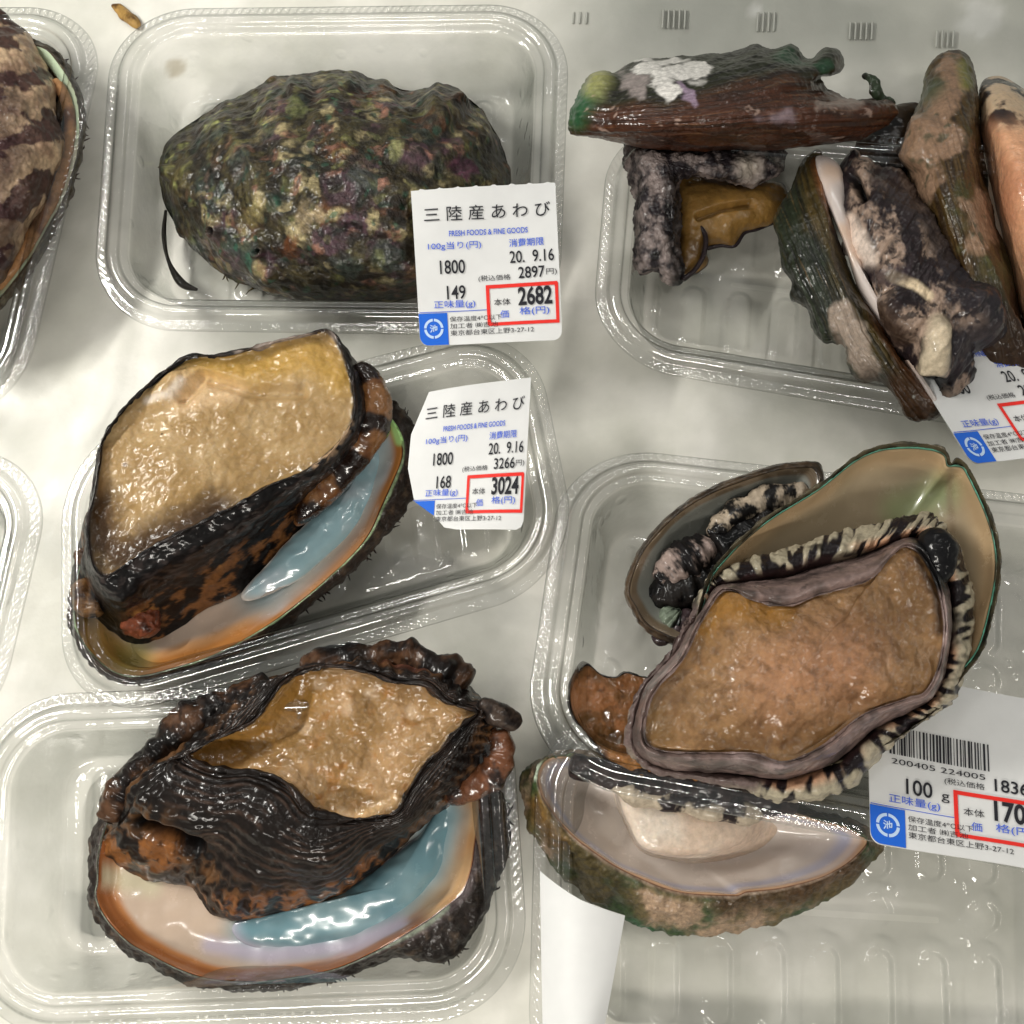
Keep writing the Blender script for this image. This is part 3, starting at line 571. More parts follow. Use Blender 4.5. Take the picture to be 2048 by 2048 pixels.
# ------------------------------------------------------------------ raised tray: beige shell, big orange brown sole
def big_sole():
    o = thing('abalone', (1640, 1250), .4, 'abalone with grainy orange brown sole and grey lip in a green rimmed beige shell', 'abalone', 'abalones')
    outer = [(1409, 1172), (1427, 1134), (1448, 1110), (1479, 1078), (1541, 1028), (1634, 971), (1706, 915), (1759, 891), (1821, 887), (1870, 893), (1893, 901), (1897, 924), (1908, 928), (1912, 912), (1935, 935), (1953, 966), (1978, 1021), (1997, 1083), (2001, 1145), (1988, 1223), (1966, 1302), (1931, 1350), (1885, 1410), (1834, 1452),
             (1750, 1500), (1600, 1545), (1450, 1540), (1370, 1440), (1385, 1280)]
    crest = [(1418, 1176), (1435, 1140), (1455, 1117), (1485, 1086), (1546, 1037), (1638, 980), (1709, 925), (1761, 902), (1821, 897), (1867, 902), (1887, 910), (1893, 930), (1906, 938), (1916, 928), (1929, 942), (1945, 972), (1969, 1025), (1987, 1085), (1990, 1145), (1977, 1220), (1955, 1295), (1921, 1341), (1876, 1400), (1828, 1440),
             (1745, 1488), (1600, 1530), (1460, 1525), (1385, 1435), (1395, 1280)]
    cen = np.array((1690., 1215.))
    def paint(f):
        w = f.w; n = len(w); c = mix(np.tile(S(82, 74, 56), (n, 1)), S(46, 44, 36), ss(-.2, .5, fbm(w, 20, 4, 3)))
        c = mix(c, S(104, 176, 150), ss(2.0, 2.5, f.v)*ss(-.3, .3, fbm(w, 8, 3, 4)+.25)*.95); c = mix(c, S(30, 40, 36), ss(2.9, 3, f.v)*.8)
        c = mix(c, S(176, 150, 116), ss(3.02, 3.12, f.v)); c = mix(c, S(166, 152, 128), ss(3.6, 4.8, f.v)*.8)
        c = mix(c, S(140, 172, 116), .5*f.stroke([(1800, 1020), (1850, 1000), (1880, 985)], 34, .9)*(f.v > 3.05)); c = mix(c, S(140, 120, 96), f.stroke([(1902, 935), (1898, 985), (1905, 1060)], 7, .9)*.6*(f.v > 3.05))
        return c
    bowl(o, lerp(outer, crest, .35), crest, .60, .62, cen, paint, .42, scales=(.92, .78, .55, .28, .03), fall=(.74, .45, .2, .06, 0), mat_out=M_SMOOTHSHELL, rag=.5, under=.8)
    sole = [(1402, 1241), (1436, 1188), (1464, 1180), (1518, 1203), (1580, 1210), (1634, 1190), (1700, 1172), (1745, 1154), (1800, 1095), (1835, 1100), (1858, 1130), (1880, 1182), (1891, 1254), (1880, 1331), (1852, 1384), (1811, 1399), (1727, 1430), (1644, 1493), (1568, 1525), (1504, 1508), (1417, 1507), (1320, 1502), (1286, 1472), (1304, 1390), (1362, 1321), (1391, 1262)]
    base = [(1390, 1238), (1426, 1178), (1456, 1166), (1520, 1155), (1580, 1145), (1634, 1128), (1700, 1112), (1750, 1097), (1812, 1074), (1850, 1075), (1880, 1110), (1902, 1180), (1906, 1254), (1894, 1338), (1868, 1400), (1826, 1425), (1752, 1462), (1670, 1530), (1578, 1562), (1500, 1555), (1410, 1548), (1310, 1532), (1266, 1480), (1286, 1380), (1346, 1312), (1376, 1255)]
    def push(f):
        w = f.w; so = ss(f.nl, f.nl+.3, f.v); return .006*fbm(w, 8, 3, 3)+.003*fbm(w, 30, 3, 4)+so*(.018*fbm(w, 4, 2, 6)+.004*fbm(w, 20, 3, 7))
    def fpaint(f):
        w = f.w; n = len(w); gr = mix(np.tile(S(124, 104, 98), (n, 1)), S(78, 66, 62), ss(-.3, .5, fbm(w, 12, 4, 31))); gr = mix(gr, S(158, 138, 134), .7*ss(.1, .7, fbm(w, 6, 3, 32))); gr = mix(gr, S(50, 42, 42), ss(.25, .6, fbm(w, 30, 4, 35))*.6)
        gr = mix(gr, S(14, 13, 14), f.stroke([(1850, 1060), (1868, 1110), (1880, 1150)], 34, .4))
        so = ss(f.nl-.02, f.nl+.06, f.v); br = mix(np.tile(S(112, 82, 50), (n, 1)), S(142, 108, 72), ss(-.3, .5, fbm(w, 6, 4, 38))); br = mix(br, S(176, 128, 96), .6*f.stroke([(1560, 1360), (1680, 1330)], 80, .9)); br = mix(br, S(84, 54, 28), ss(-.2, .7, fbm(w, 26, 4, 39, .65))*.55)
        br = mix(br, S(142, 98, 30), .7*f.stroke([(1410, 1250), (1450, 1210), (1560, 1230)], 26, .9)); br = mix(br, S(96, 70, 30), .6*f.stroke([(1310, 1420), (1320, 1470)], 24, .9)); br = mix(br, S(40, 26, 16), .8*f.stroke([(1835, 1120), (1870, 1190), (1880, 1260)], 9, .9))
        return mix(gr, br, so)
    foot(o, sole, base, np.array((1600., 1345.)), .74, .56, fpaint, mids=((.3, .75), (.7, 1.06)), push=push, lipw=.985, dome=.05, dip=.018, crest=.004, lipmat=organic('grey_lip', .45, .2, 70, .8, 40, .004, .5, spec=.2, bdet=2.))
    bs = np.asarray(base, float); cc = np.array((1600., 1345.)); dr = (bs-cc)/np.linalg.norm(bs-cc, axis=1)[:, None]
    off = np.array([10, 16, 22, 34, 38, 44, 50, 54, 46, 36, 34, 34, 34, 32, 28, 26, 34, 44, 36, 22, 14, 12, 12, 8, 8, 8.])[:, None]*np.array([1.25])
    zf = lambda z: .56+(z-.56)*np.clip(off[:, 0]/34, .1, 1)
    f = Surf([ring(bs-dr*10, zf(.60)), ring(bs+dr*off*.08, zf(.655)), ring(bs+dr*off*.5, zf(.665)), ring(bs+dr*off*.9, zf(.63)), ring(bs+dr*off, .58), ring(bs+dr*off*.8, .53)], 900, 14)
    q = np.stack([f.u*80, f.v*.3, 0*f.u], 1); st = perlin(q, 5)+.7*perlin(q*np.array([2.1, 1.6, 1]), 8); w = f.w
    f.push((.007*st+.010*fbm(w, 12, 3, 4)+.004*fbm(w, 40, 3, 6))*ss(.6, 1.4, f.v)); n = len(w)
    c = mix(np.tile(S(166, 156, 134), (n, 1)), S(196, 150, 118), ss(2.2, 1.2, f.v)*ss(-.3, .3, fbm(w, 5, 3, 7)))
    c = mix(c, S(30, 24, 26), ss(.0, .25, st+.55*fbm(w, 6, 3, 9)+.1)*ss(4.6, 3.6, f.v+.4*fbm(w, 20, 3, 2))); c = mix(c, S(52, 34, 34), ss(1.6, .8, f.v+.5*fbm(w, 16, 3, 12))*ss(-.4, .1, fbm(w, 4, 3, 17)))
    c = mix(c, S(22, 18, 20), ss(.32, .6, fbm(w, 7, 4, 21))*.9); c = mix(c, S(104, 88, 84), f.stroke([(1390, 1240), (1350, 1310), (1290, 1380), (1268, 1480), (1310, 1530), (1420, 1548), (1500, 1556)], 26, .5)); f.col = c; f.part('mantle_frill', 0, 99, M_FLESH, o)
    t = tube([(1852, 1060, .7, 18), (1872, 1100, .71, 30), (1876, 1140, .70, 26), (1866, 1168, .68, 16)], 140, 44); tube_push(t, .012*fbm(t.w, 10, 4, 3)); t.col[:] = S(14, 13, 15); t.part('head_fold', 0, 1, M_FLESH, o)
def dark_inside():
    o = thing('abalone', (1400, 1120), .38, 'half hidden abalone, narrow shell with black inside, behind the green rimmed beige shell', 'abalone', 'abalones')
    outer = [(1250, 1190), (1254, 1156), (1272, 1109), (1304, 1064), (1362, 1010), (1435, 969), (1543, 932), (1600, 924), (1640, 930), (1640, 990), (1560, 1080), (1480, 1160), (1410, 1250), (1370, 1290), (1312, 1274), (1281, 1250), (1262, 1216)]
    crest = [(1260, 1190), (1263, 1160), (1280, 1115), (1311, 1072), (1367, 1020), (1439, 980), (1545, 943), (1600, 936), (1630, 940), (1630, 985), (1552, 1074), (1472, 1152), (1405, 1240), (1366, 1276), (1317, 1262), (1290, 1242), (1272, 1212)]
    def paint(f):
        w = f.w; n = len(w); c = mix(np.tile(S(78, 62, 46), (n, 1)), S(46, 36, 28), ss(-.2, .4, fbm(w, 18, 4, 2))); c = mix(c, S(34, 26, 20), ss(2.85, 3, f.v))
        st = .5+.5*np.sin(f.v*30+2*fbm(w, 4, 2, 3)); c = mix(c, S(116, 100, 80), ss(3.03, 3.12, f.v)); c = mix(c, S(84, 66, 50), ss(3.05, 3.2, f.v)*st*.5*f.stroke([(1420, 990), (1540, 950), (1640, 945)], 30, .6)); c = mix(c, S(150, 162, 160), ss(3.7, 4.1, f.v)*.5)
        return c
    bowl(o, outer, crest, .41, .49, np.array((1440., 1110.)), paint, .34, mat_out=M_SMOOTHSHELL, rag=.4, under=.85, scales=(.9, .74, .5, .25, .004))
    for pts, r, cr_, dk, sd, bal in (([(1315, 1165), (1345, 1140), (1390, 1110), (1425, 1085)], (10, 34, 36, 24), (150, 132, 124), (22, 19, 20), 3, -.05),
                           ([(1420, 1075), (1450, 1045), (1500, 1010), (1560, 992), (1620, 985)], (14, 22, 24, 24, 16), (176, 160, 140), (22, 20, 20), 13, .0),
                           ([(1308, 1285), (1330, 1270), (1365, 1248), (1392, 1225)], (14, 18, 20, 14), (206, 190, 160), (60, 48, 50), 23, -.35),
                           ([(1290, 1190), (1330, 1190), (1400, 1170), (1450, 1130)], (16, 40, 46, 30), (30, 26, 24), (8, 7, 8), 33, -.1), ([(1400, 1130), (1480, 1080), (1560, 1040), (1620, 1020)], (30, 44, 40, 20), (26, 22, 20), (8, 7, 8), 43, -.1),
                           ([(1325, 1215), (1345, 1240), (1370, 1250)], (14, 24, 14), (110, 120, 104), (24, 28, 26), 53, .1)):
        t = tube([(x, y, .44 if sd not in (33, 43) else .40, rr) for (x, y), rr in zip(pts, r)], 300, 40, lump=.06, lumpf=6, seed=sd); tube_push(t, .014*fbm(t.w, 14, 4, sd))
        t.col = mottle(t.w, 16, sd, lin(cr_), lin(dk), bal, .15); t.part('mantle_frill' if sd in (13, 23, 53) else 'viscera', 0, 1, M_FLESH, o)
big_sole(); dark_inside()

# ------------------------------------------------------------------ shell under the raised tray
def lower_shell():
    o = thing('abalone', (1370, 1680), .03, 'abalone with pearly lavender bowl and mossy green outside, pinned under the raised tray', 'abalone', 'abalones')
    outer = c13((180, 500), (130, 570), (115, 650), (132, 740), (150, 840), (205, 920), (250, 1000), (325, 1100), (360, 1150), (430, 1185), (490, 1260), (590, 1310), (690, 1355), (740, 1390), (800, 1395), (870, 1425), (930, 1445), (1020, 1432), (1150, 1452), (1240, 1428))+c14((60, 1425), (200, 1385), (350, 1355), (560, 1240), (700, 1130), (830, 1000), (862, 930), (780, 840), (500, 760), (100, 640))+c13((1100, 480), (600, 440), (330, 440))
    crest = c13((250, 480), (215, 540), (212, 600), (235, 680), (280, 750), (340, 830), (420, 910), (500, 970), (600, 1040), (700, 1095), (800, 1140), (900, 1180), (1000, 1205), (1100, 1217), (1200, 1222), (1320, 1222))+c14((120, 1205), (300, 1185), (450, 1150), (560, 1112), (680, 1045), (770, 960), (790, 900), (700, 850), (450, 790), (80, 680))+c13((1100, 520), (600, 470), (340, 455))
    cen = np.array(c13((800, 850)))[0]
    def paint(f):
        w = f.w; n = len(w)
        c = mix(np.tile(S(92, 80, 50), (n, 1)), S(52, 70, 40), ss(-.2, .4, fbm(w, 7, 4, 3))); c = mix(c, S(24, 84, 52), .8*ss(.2, .7, fbm(w, 5, 4, 4))*ss(1.9, 1.2, f.v)); c = mix(c, S(162, 136, 112), ss(.0, .35, fbm(w, 5.5, 5, 6)-.06)*.9*(f.v > .8)*(1-ss(2.2, 2.7, f.v)))
        c = mix(c, S(70, 46, 28), f.stroke(c14((0, 1270), (400, 1210), (720, 1050)), 24, .8)*.8*(f.v < 2.9)); c = mix(c, S(120, 86, 40), f.stroke(c13((200, 720), (260, 860), (330, 930)), 16, .9)*.7*(f.v < 3))
        c = mix(c, S(150, 128, 110), ss(2.6, 2.9, f.v)*.8); c = mix(c, S(176, 190, 168), f.stroke(c13((180, 560), (200, 480)), 10, .6)*(f.v > 2))
        v = f.v+.03*fbm(w, 5, 2, 8); c = mix(c, S(110, 66, 44), ss(2.97, 3.0, f.v)); c = mix(c, S(206, 166, 132), ss(3.0, 3.1, v)); c = mix(c, S(218, 202, 192), ss(3.3, 3.7, v)); c = mix(c, S(182, 182, 200), ss(3.8, 4.2, v)); c = mix(c, S(208, 198, 190), ss(4.3, 4.8, v)); 
        return c
    bowl(o, outer, crest, .10, .26, cen, paint, .07, rag=1.1, seed=4, under=.7, scales=(.93, .80, .6, .3, .004), fall=(.74, .42, .15, .05, 0))
    # pale muscle column
    lipm = c13((640, 560), (900, 560), (1200, 600), (1480, 640), (1500, 780), (1430, 890), (1290, 975), (1060, 1020), (880, 1000), (770, 950), (710, 840), (650, 700))
    f = Surf([ring(shrink(lipm, cen, 1.22), .07), ring(shrink(lipm, cen, 1.04), .12), ring(shrink(lipm, cen, .93), .18), ring(shrink(lipm, cen, .8), .225), ring(shrink(lipm, cen, .4), .24), ring(shrink(lipm, cen, .004), .24)], 260, 20)
    f.push(.006*fbm(f.w, 5, 3, 4)); f.col = mix(np.tile(S(220, 206, 190), (len(f.x), 1)), S(206, 184, 164), ss(-.3, .5, fbm(f.w, 4, 3, 5))); f.part('muscle', 0, 99, M_SOLE, o)
    # brown foot lying flat under the raised tray
    lip = [(1140, 1386), (1152, 1350), (1172, 1328), (1203, 1350), (1232, 1355), (1254, 1346), (1300, 1358), (1400, 1380), (1480, 1440), (1520, 1540), (1489, 1574), (1417, 1578), (1326, 1567), (1217, 1520), (1178, 1470), (1146, 1432)]
    base = shrink(lip, (1320, 1450), 1.03)
    def fp(f):
        w = f.w; br = mottle(w, 8, 4, S(156, 104, 66), S(104, 72, 40), .05, .4); br = mix(br, S(196, 132, 66), .9*f.stroke([(1220, 1525), (1330, 1562), (1480, 1570)], 22, .8)); br = mix(br, S(58, 38, 26), .7*ss(.2, .7, fbm(w, 20, 4, 6)))
        return mix(np.tile(S(34, 26, 22), (len(w), 1)), br, ss(f.nl-.3, f.nl+.03, f.v+.3*fbm(w, 14, 3, 8)))
    foot(o, lip, base, np.array((1330., 1460.)), .305, .24, fp, push=lambda f: .006*fbm(f.w, 7, 4, 2)+.004*fbm(f.w, 24, 3, 3), lipw=.985, dome=-.004, dip=.012, crest=.002)
    for pts, z, r, sd, a, b, bal in ((c13((560, 560), (680, 610), (800, 665), (920, 700), (1060, 725), (1200, 745), (1360, 760), (1450, 735)), .27, (12, 20, 24, 22, 22, 24, 24, 14), 3, (178, 164, 144), (40, 33, 34), .05),
                        (c13((380, 500), (560, 545), (800, 600), (1100, 645), (1400, 680), (1650, 720)), .27, (18, 24, 26, 26, 26, 22), 13, (50, 38, 36), (26, 20, 20), 0)):
        t = tube([(x, y, z, rr) for (x, y), rr in zip(pts, r)], 420, 44, flat=.9 if sd < 20 else .3, lump=.04 if sd < 20 else 0, lumpf=5, seed=sd); tube_push(t, (.016 if sd < 20 else .004)*fbm(t.w, 10, 3, sd)); t.col = mottle(t.w, 12, sd, lin(a), lin(b), bal, .12); t.part('mantle_frill', 0, 1, M_FLESH, o)
lower_shell()

# ------------------------------------------------------------------ heap of three shells and one foot at the top right
def heap():
    g = 'abalones'
    # brown shell across the top
    o = thing('abalone', (1460, 240), .1, 'abalone in a brown streaked shell with a torn white patch, topping the heap', 'abalone', g)
    cont = [(1143, 267), (1142, 230), (1162, 193), (1190, 149), (1224, 146), (1268, 121), (1302, 115), (1380, 110), (1457, 106), (1488, 97), (1513, 88), (1550, 97), (1585, 88), (1600, 104), (1618, 119), (1659, 108), (1684, 126), (1682, 138), (1650, 148), (1640, 158), (1656, 178), (1690, 193), (1722, 201), (1748, 205), (1774, 196), (1796, 217), (1783, 241), (1743, 270), (1696, 286), (1603, 295), (1448, 299), (1380, 301), (1286, 292), (1193, 276)]
    def st(f):  # streaks fan out of the spire at the left tip
        a = (f.y-282+.00012*(f.x-1450)**2)/(60+.25*np.clip(f.x-1140, 0, 420)); return a
    def push(f):
        w = f.w; q = np.stack([f.x*.004, st(f)*9, f.x*0], 1); d = .005*fbm(q, 1.4, 3, 5)+.008*fbm(w, 6, 3, 6)+.003*fbm(w, 40, 3, 7)
        d += .03*f.stroke(c3((330, 560), (240, 720)), 22, .9); d += .025*f.stroke(c3((1800, 390)), 20, .8); return d
    def paint(f):
        w = f.w; n = len(w); q = np.stack([f.x*.006, st(f)*12, f.x*0], 1); l1 = fbm(q, 1.3, 4, 8)
        c = mix(np.tile(S(72, 40, 24), (n, 1)), S(48, 28, 18), ss(-.3, .4, l1)); c = mix(c, S(118, 80, 48), .55*ss(.25, .7, fbm(q, 2.1, 3, 18)))
        up = ss(-.55, -.95, st(f)+.2*fbm(w, 5, 3, 9)); c = mix(c, mix(np.tile(S(36, 38, 22), (n, 1)), S(26, 24, 20), ss(-.2, .4, l1)), up)
        c = mix(c, S(34, 88, 54), .85*f.stroke(c3((250, 640), (180, 760)), 24, .7)); c = mix(c, S(150, 150, 96), .85*f.stroke(c3((340, 520), (300, 600)), 19, .8)); c = mix(c, S(36, 70, 48), .8*f.stroke(c3((1500, 340), (1900, 520)), 18, .9)*ss(-.2, .3, fbm(w, 8, 3, 3)))
        wx = f.x+26*fbm(w, 9, 4, 71); wy = f.y+20*fbm(w, 9, 4, 72)
        wh = np.maximum(stroke(wx, wy, c3((600, 430), (800, 450), (960, 460)), 20, .25), stroke(wx, wy, c3((680, 480), (790, 600)), 17, .25)); c = mix(c, S(214, 210, 204), wh); c = mix(c, S(140, 130, 126), np.clip(stroke(wx, wy, c3((520, 540), (560, 560)), 26, .25)-wh, 0, 1)); c = mix(c, S(150, 130, 150), .8*stroke(wx, wy, c3((850, 560), (950, 660)), 9, .5))
        c = mix(c, S(140, 124, 114), .7*stroke(wx, wy, c4((640, 680), (820, 680)), 15, .6)); c = mix(c, S(134, 120, 128), .6*stroke(wx, wy, c4((300, 770), (440, 780)), 14, .8))
        c = mix(c, S(176, 150, 136), .6*(ss(.55, .75, fbm(w*np.array([.5, 1, 1]), 26, 3, 44)))*(f.y > 200)); return c
    pillow('shell', cont, o, .30, .30, (1470, 215), M_SMOOTHSHELL, paint, push, nu=620)
    t = tube([(1726, 148, .32, 5), (1742, 160, .34, 11), (1752, 180, .33, 12), (1772, 200, .31, 16), (1782, 220, .3, 12)], 120, 30, flat=.6); tube_push(t, .02*fbm(t.w, 14, 3, 3)); t.col = mottle(t.w, 12, 3, S(44, 56, 38), S(34, 28, 22), 0, .3); t.part('shell_splinter', 0, 1, M_SMOOTHSHELL, o)
    fl = c3((500, 880), (700, 900), (1000, 930), (1300, 930), (1500, 920), (1500, 1100), (1300, 1190), (1100, 1160), (950, 1130), (860, 1150), (820, 1300), (830, 1500), (850, 1740), (800, 1830), (730, 1810), (690, 1760), (600, 1770), (540, 1700), (540, 1560), (550, 1400), (540, 1240), (500, 1150), (480, 1020))
    f = pillow('foot', fl, o, .17, .16, c3((760, 1060))[0], M_FLESH, lambda f: mix(mix(mottle(f.w, 14, 14, S(126, 114, 110), S(36, 31, 34), -.02, .3), S(190, 178, 164), .8*f.stroke(c3((1280, 1080)), 22, .8)), S(10, 8, 8), np.maximum(f.stroke(c3((680, 1640)), 9, .7), .75*f.stroke(c3((770, 1150), (800, 1450), (820, 1780)), 15, .6))), lambda f: .02*fbm(f.w, 11, 4, 3)+.010*fbm(f.w, 32, 4, 5), nu=620, pf=.5)
    sl = c3((770, 1110), (1000, 1140), (1300, 1180), (1500, 1180), (1520, 1300), (1440, 1420), (1330, 1470), (1240, 1500), (1190, 1590), (1100, 1580), (1010, 1600), (1000, 1700), (930, 1760), (850, 1800), (825, 1600), (800, 1400), (790, 1250))
    f = pillow('sole', sl, o, .12, .09, c3((960, 1330))[0], M_SOLE, lambda f: mix(mix(np.tile(S(128, 96, 48), (len(f.x), 1)), S(84, 60, 27), ss(-.1, .6, fbm(f.w, 5, 4, 3))), S(26, 20, 20), 1-ss(3.5, 4.0, f.v)), lambda f: .016*fbm(f.w, 6, 3, 9)-.03*f.stroke(c3((960, 1390), (1100, 1340), (1300, 1310)), 6, 1)*(f.v > 3), nu=420)
    t = tube([(p[0], p[1], .13, 4.5) for p in c3((1510, 1410), (1420, 1440), (1330, 1475), (1250, 1500), (1190, 1580), (1100, 1580), (1012, 1600))], 200, 20); t.col[:] = S(40, 32, 34); t.part('foot_edge', 0, 1, M_LIP, o)
    t = tube([(p[0], p[1], .19, 5) for p in c3((940, 1430), (1000, 1520), (990, 1640), (930, 1740), (850, 1800))], 160, 20); t.col[:] = S(40, 32, 34); t.part('foot_edge', 0, 1, M_LIP, o)
    # green brown shell leaning in the middle, flesh to its right
    o = thing('abalone', (1700, 560), .1, 'abalone on its side, green brown shell to the left and speckled grey flesh hanging out', 'abalone', g)
    cont = [(1641, 301), (1615, 312), (1597, 335), (1572, 388), (1550, 435), (1557, 485), (1562, 534), (1582, 562), (1580, 596), (1613, 618), (1623, 655), (1647, 685), (1687, 693), (1702, 748), (1728, 768), (1759, 764), (1793, 798), (1811, 832), (1833, 844), (1867, 836), (1882, 822), (1876, 805), (1821, 737), (1759, 644), (1718, 582), (1685, 506), (1664, 430), (1650, 360)]
    def edge(f): # distance from the rim line, in px
        e = c4((600, 1050), (640, 1200), (720, 1400), (800, 1600), (900, 1820))+c5((1000, 470), (1200, 770), (1370, 990)); d = np.full(len(f.x), 1e9)
        for (ax, ay), (bx, by) in zip(e[:-1], e[1:]):
            ex, ey = bx-ax, by-ay; t = np.clip(((f.x-ax)*ex+(f.y-ay)*ey)/(ex*ex+ey*ey), 0, 1); d = np.minimum(d, np.hypot(f.x-ax-t*ex, f.y-ay-t*ey))
        return d
    def push(f):
        e = edge(f); w = f.w; q = np.stack([e*.09, f.y*.004, f.y*0], 1); return .006*fbm(q, 1, 3, 4)+.009*fbm(w, 6, 3, 5)+.003*fbm(w, 40, 3, 6)
    def paint(f):
        e = edge(f); w = f.w; n = len(w); q = np.stack([e*.12, f.y*.006, f.y*0], 1); l = fbm(q, 1, 4, 7)
        c = mix(np.tile(S(68, 56, 28), (n, 1)), S(38, 34, 20), ss(-.3, .3, l)); c = mix(c, mix(np.tile(S(30, 42, 32), (n, 1)), S(22, 26, 22), ss(-.3, .3, l)), .85*ss(30, 66, e+30*fbm(w, 6, 4, 8))); c = mix(c, S(104, 84, 52), .6*ss(.3, .7, fbm(q, 2, 4, 17))); c = mix(c, S(146, 92, 48), 1-ss(3, 9, e)); c = mix(c, S(98, 62, 36), .7*(1-ss(8, 20, e)))
        wx = f.x+16*fbm(w, 12, 4, 71); wy = f.y+16*fbm(w, 12, 4, 72); c = mix(c, S(150, 134, 120), .9*stroke(wx, wy, c5((760, 420), (820, 550), (900, 700), (930, 760)), 27, .3)); c = mix(c, S(70, 46, 30), .8*f.stroke(c5((1150, 900), (1260, 1040)), 40, .7)); c = mix(c, S(190, 190, 180), f.stroke(c5((1222, 945)), 3, .5))
        return c
    pillow('shell', cont, o, .26, .15, (1672, 570), M_SMOOTHSHELL, paint, push, nu=520, pf=.5)
    nac = c4((595, 1010), (720, 1040), (775, 1150), (800, 1350), (855, 1550), (945, 1740))+c5((960, 260), (1030, 420), (1150, 640), (1290, 860), (1390, 990), (1360, 1000), (1200, 780), (1000, 480), (870, 270))+c4((780, 1600), (700, 1400), (620, 1200))
    pillow('nacre_lining', nac, o, .315, .07, c4((790, 1560))[0], M_NACRE, lambda f: mix(np.tile(S(206, 194, 188), (len(f.x), 1)), S(216, 168, 120), ss(-.2, .6, fbm(f.w, 6, 3, 3))*.4), K=70)
    fl = c4((830, 960), (760, 1100), (715, 1260), (760, 1420), (800, 1600), (890, 1760))+c5((940, 280), (980, 460), (1100, 640), (1230, 780), (1300, 900), (1390, 1000), (1490, 980), (1600, 900), (1655, 800), (1620, 690), (1760, 620), (1825, 500), (1800, 380), (1715, 300), (1690, 130))+c4((1620, 1650), (1540, 1560), (1440, 1440), (1330, 1330), (1200, 1200), (1140, 1120), (1000, 1070))
    def fpaint(f):
        w = f.w; c = mix(mottle(w, 8, 14, S(156, 134, 118), S(38, 30, 32), -.12, .2, (1.3, .8, 1)), S(30, 24, 26), .8*ss(.1, .35, fbm(w, 30, 4, 24))); c = mix(c, S(44, 40, 44), .95*f.stroke(c5((1560, 100), (1650, 300), (1720, 500), (1560, 620)), 44, .6)); c = mix(c, S(58, 50, 50), .85*f.stroke(c4((1000, 1120), (1120, 1200), (1300, 1400), (1480, 1620)), 26, .7))
        c = mix(c, S(224, 206, 192), .9*f.stroke(c4((800, 1450), (880, 1600), (920, 1680)), 20, .6)); c = mix(c, S(216, 196, 164), .95*f.stroke(c5((1090, 170), (1240, 220), (1330, 280)), 11, .5)); c = mix(c, S(70, 54, 44), .9*f.stroke(c5((1050, 400), (1150, 520)), 26, .6)); c = mix(c, S(200, 184, 158), .9*f.stroke(c5((1380, 480), (1370, 640), (1340, 760)), 20, .5)); c = mix(c, S(46, 36, 42), .8*f.stroke(c4((930, 1760), (1050, 1790), (1150, 1760)), 18, .6))
        c = mix(c, S(6, 5, 6), f.stroke(c5((1330, 850), (1400, 920)), 20, .4)); c = mix(c, S(8, 7, 8), f.stroke(c4((820, 1130), (900, 1260)), 10, .6)); return c
    def fpush(f):
        w = f.w; q = np.stack([f.x*.02+f.y*.012, (f.x-f.y*.7)*.004, f.x*0], 1); return .022*fbm(w, 5, 2, 3)+.005*fbm(w, 22, 3, 4)+.012*fbm(q, 2, 3, 5)+.05*f.stroke(c5((1100, 350), (1200, 480)), 22, .9)-.07*f.stroke(c5((1340, 850), (1400, 920)), 15, .8)+.05*f.stroke(c5((1380, 520), (1360, 760)), 18, .9)+.05*f.stroke(c5((1700, 450), (1620, 350)), 34, .9)-.05*f.stroke(c4((820, 1130), (900, 1260)), 9, .9)
    pillow('foot', fl, o, .27, .24, c5((1300, 130))[0], M_FLESH, fpaint, fpush, nu=620, pf=.5)
    # upright shell on the right
    o = thing('abalone', (1900, 480), .1, 'abalone standing upright, olive shell with pinkish tan crust on its tip', 'abalone', g)
    cont = c4((1500, 318), (1380, 365), (1310, 480), (1275, 600), (1235, 700), (1192, 800), (1185, 1000), (1195, 1160), (1240, 1300), (1300, 1500), (1400, 1750))+c5((1560, 500), (1620, 700), (1740, 830), (1932, 872), (2050, 880), (2050, 700), (1930, 650))+c4((1890, 1932), (1830, 1700), (1750, 1400), (1690, 1100), (1645, 760), (1640, 560), (1595, 390))
    def push(f):
        w = f.w; q = np.stack([(f.x-.3*(f.y-300))*.10, f.y*.004, f.y*0], 1); return .003*fbm(q, 1, 3, 4)+.012*fbm(w, 5, 3, 5)+.003*fbm(w, 40, 3, 6)+.05*f.stroke(c4((1300, 840), (1250, 1000)), 22, .8)
    def paint(f):
        w = f.w; n = len(w); q = np.stack([(f.x-.3*(f.y-300))*.11, f.y*.006, f.y*0], 1); c = mix(np.tile(S(74, 56, 28), (n, 1)), S(46, 33, 19), ss(-.3, .3, fbm(q, 1, 4, 7))); c = mix(c, S(74, 78, 42), .8*ss(0, .5, fbm(w, 5, 4, 9)))
        wx = f.x+34*fbm(w, 9, 4, 71); wy = f.y+34*fbm(w, 9, 4, 72); cr_ = np.maximum(stroke(wx, wy, c4((1460, 480), (1430, 700), (1400, 900), (1450, 930)), 27, .35), np.maximum(stroke(wx, wy, c4((1270, 840), (1290, 1050), (1290, 1240)), 22, .4), stroke(wx, wy, c4((1640, 1330), (1650, 1520)), 26, .4))); c = mix(c, S(142, 114, 92), .9*cr_); c = mix(c, S(62, 74, 52), .7*f.stroke(c4((1310, 620), (1370, 560)), 18, .8)); c = mix(c, S(120, 122, 60), .7*f.stroke(c4((1540, 420), (1560, 540)), 12, .9)); c = mix(c, S(60, 66, 48), .7*cr_*ss(.25, .5, fbm(w, 18, 4, 33)))
        c = mix(c, S(44, 26, 14), .8*ss(1850, 1960, f.x)*ss(480, 640, f.y)); return c
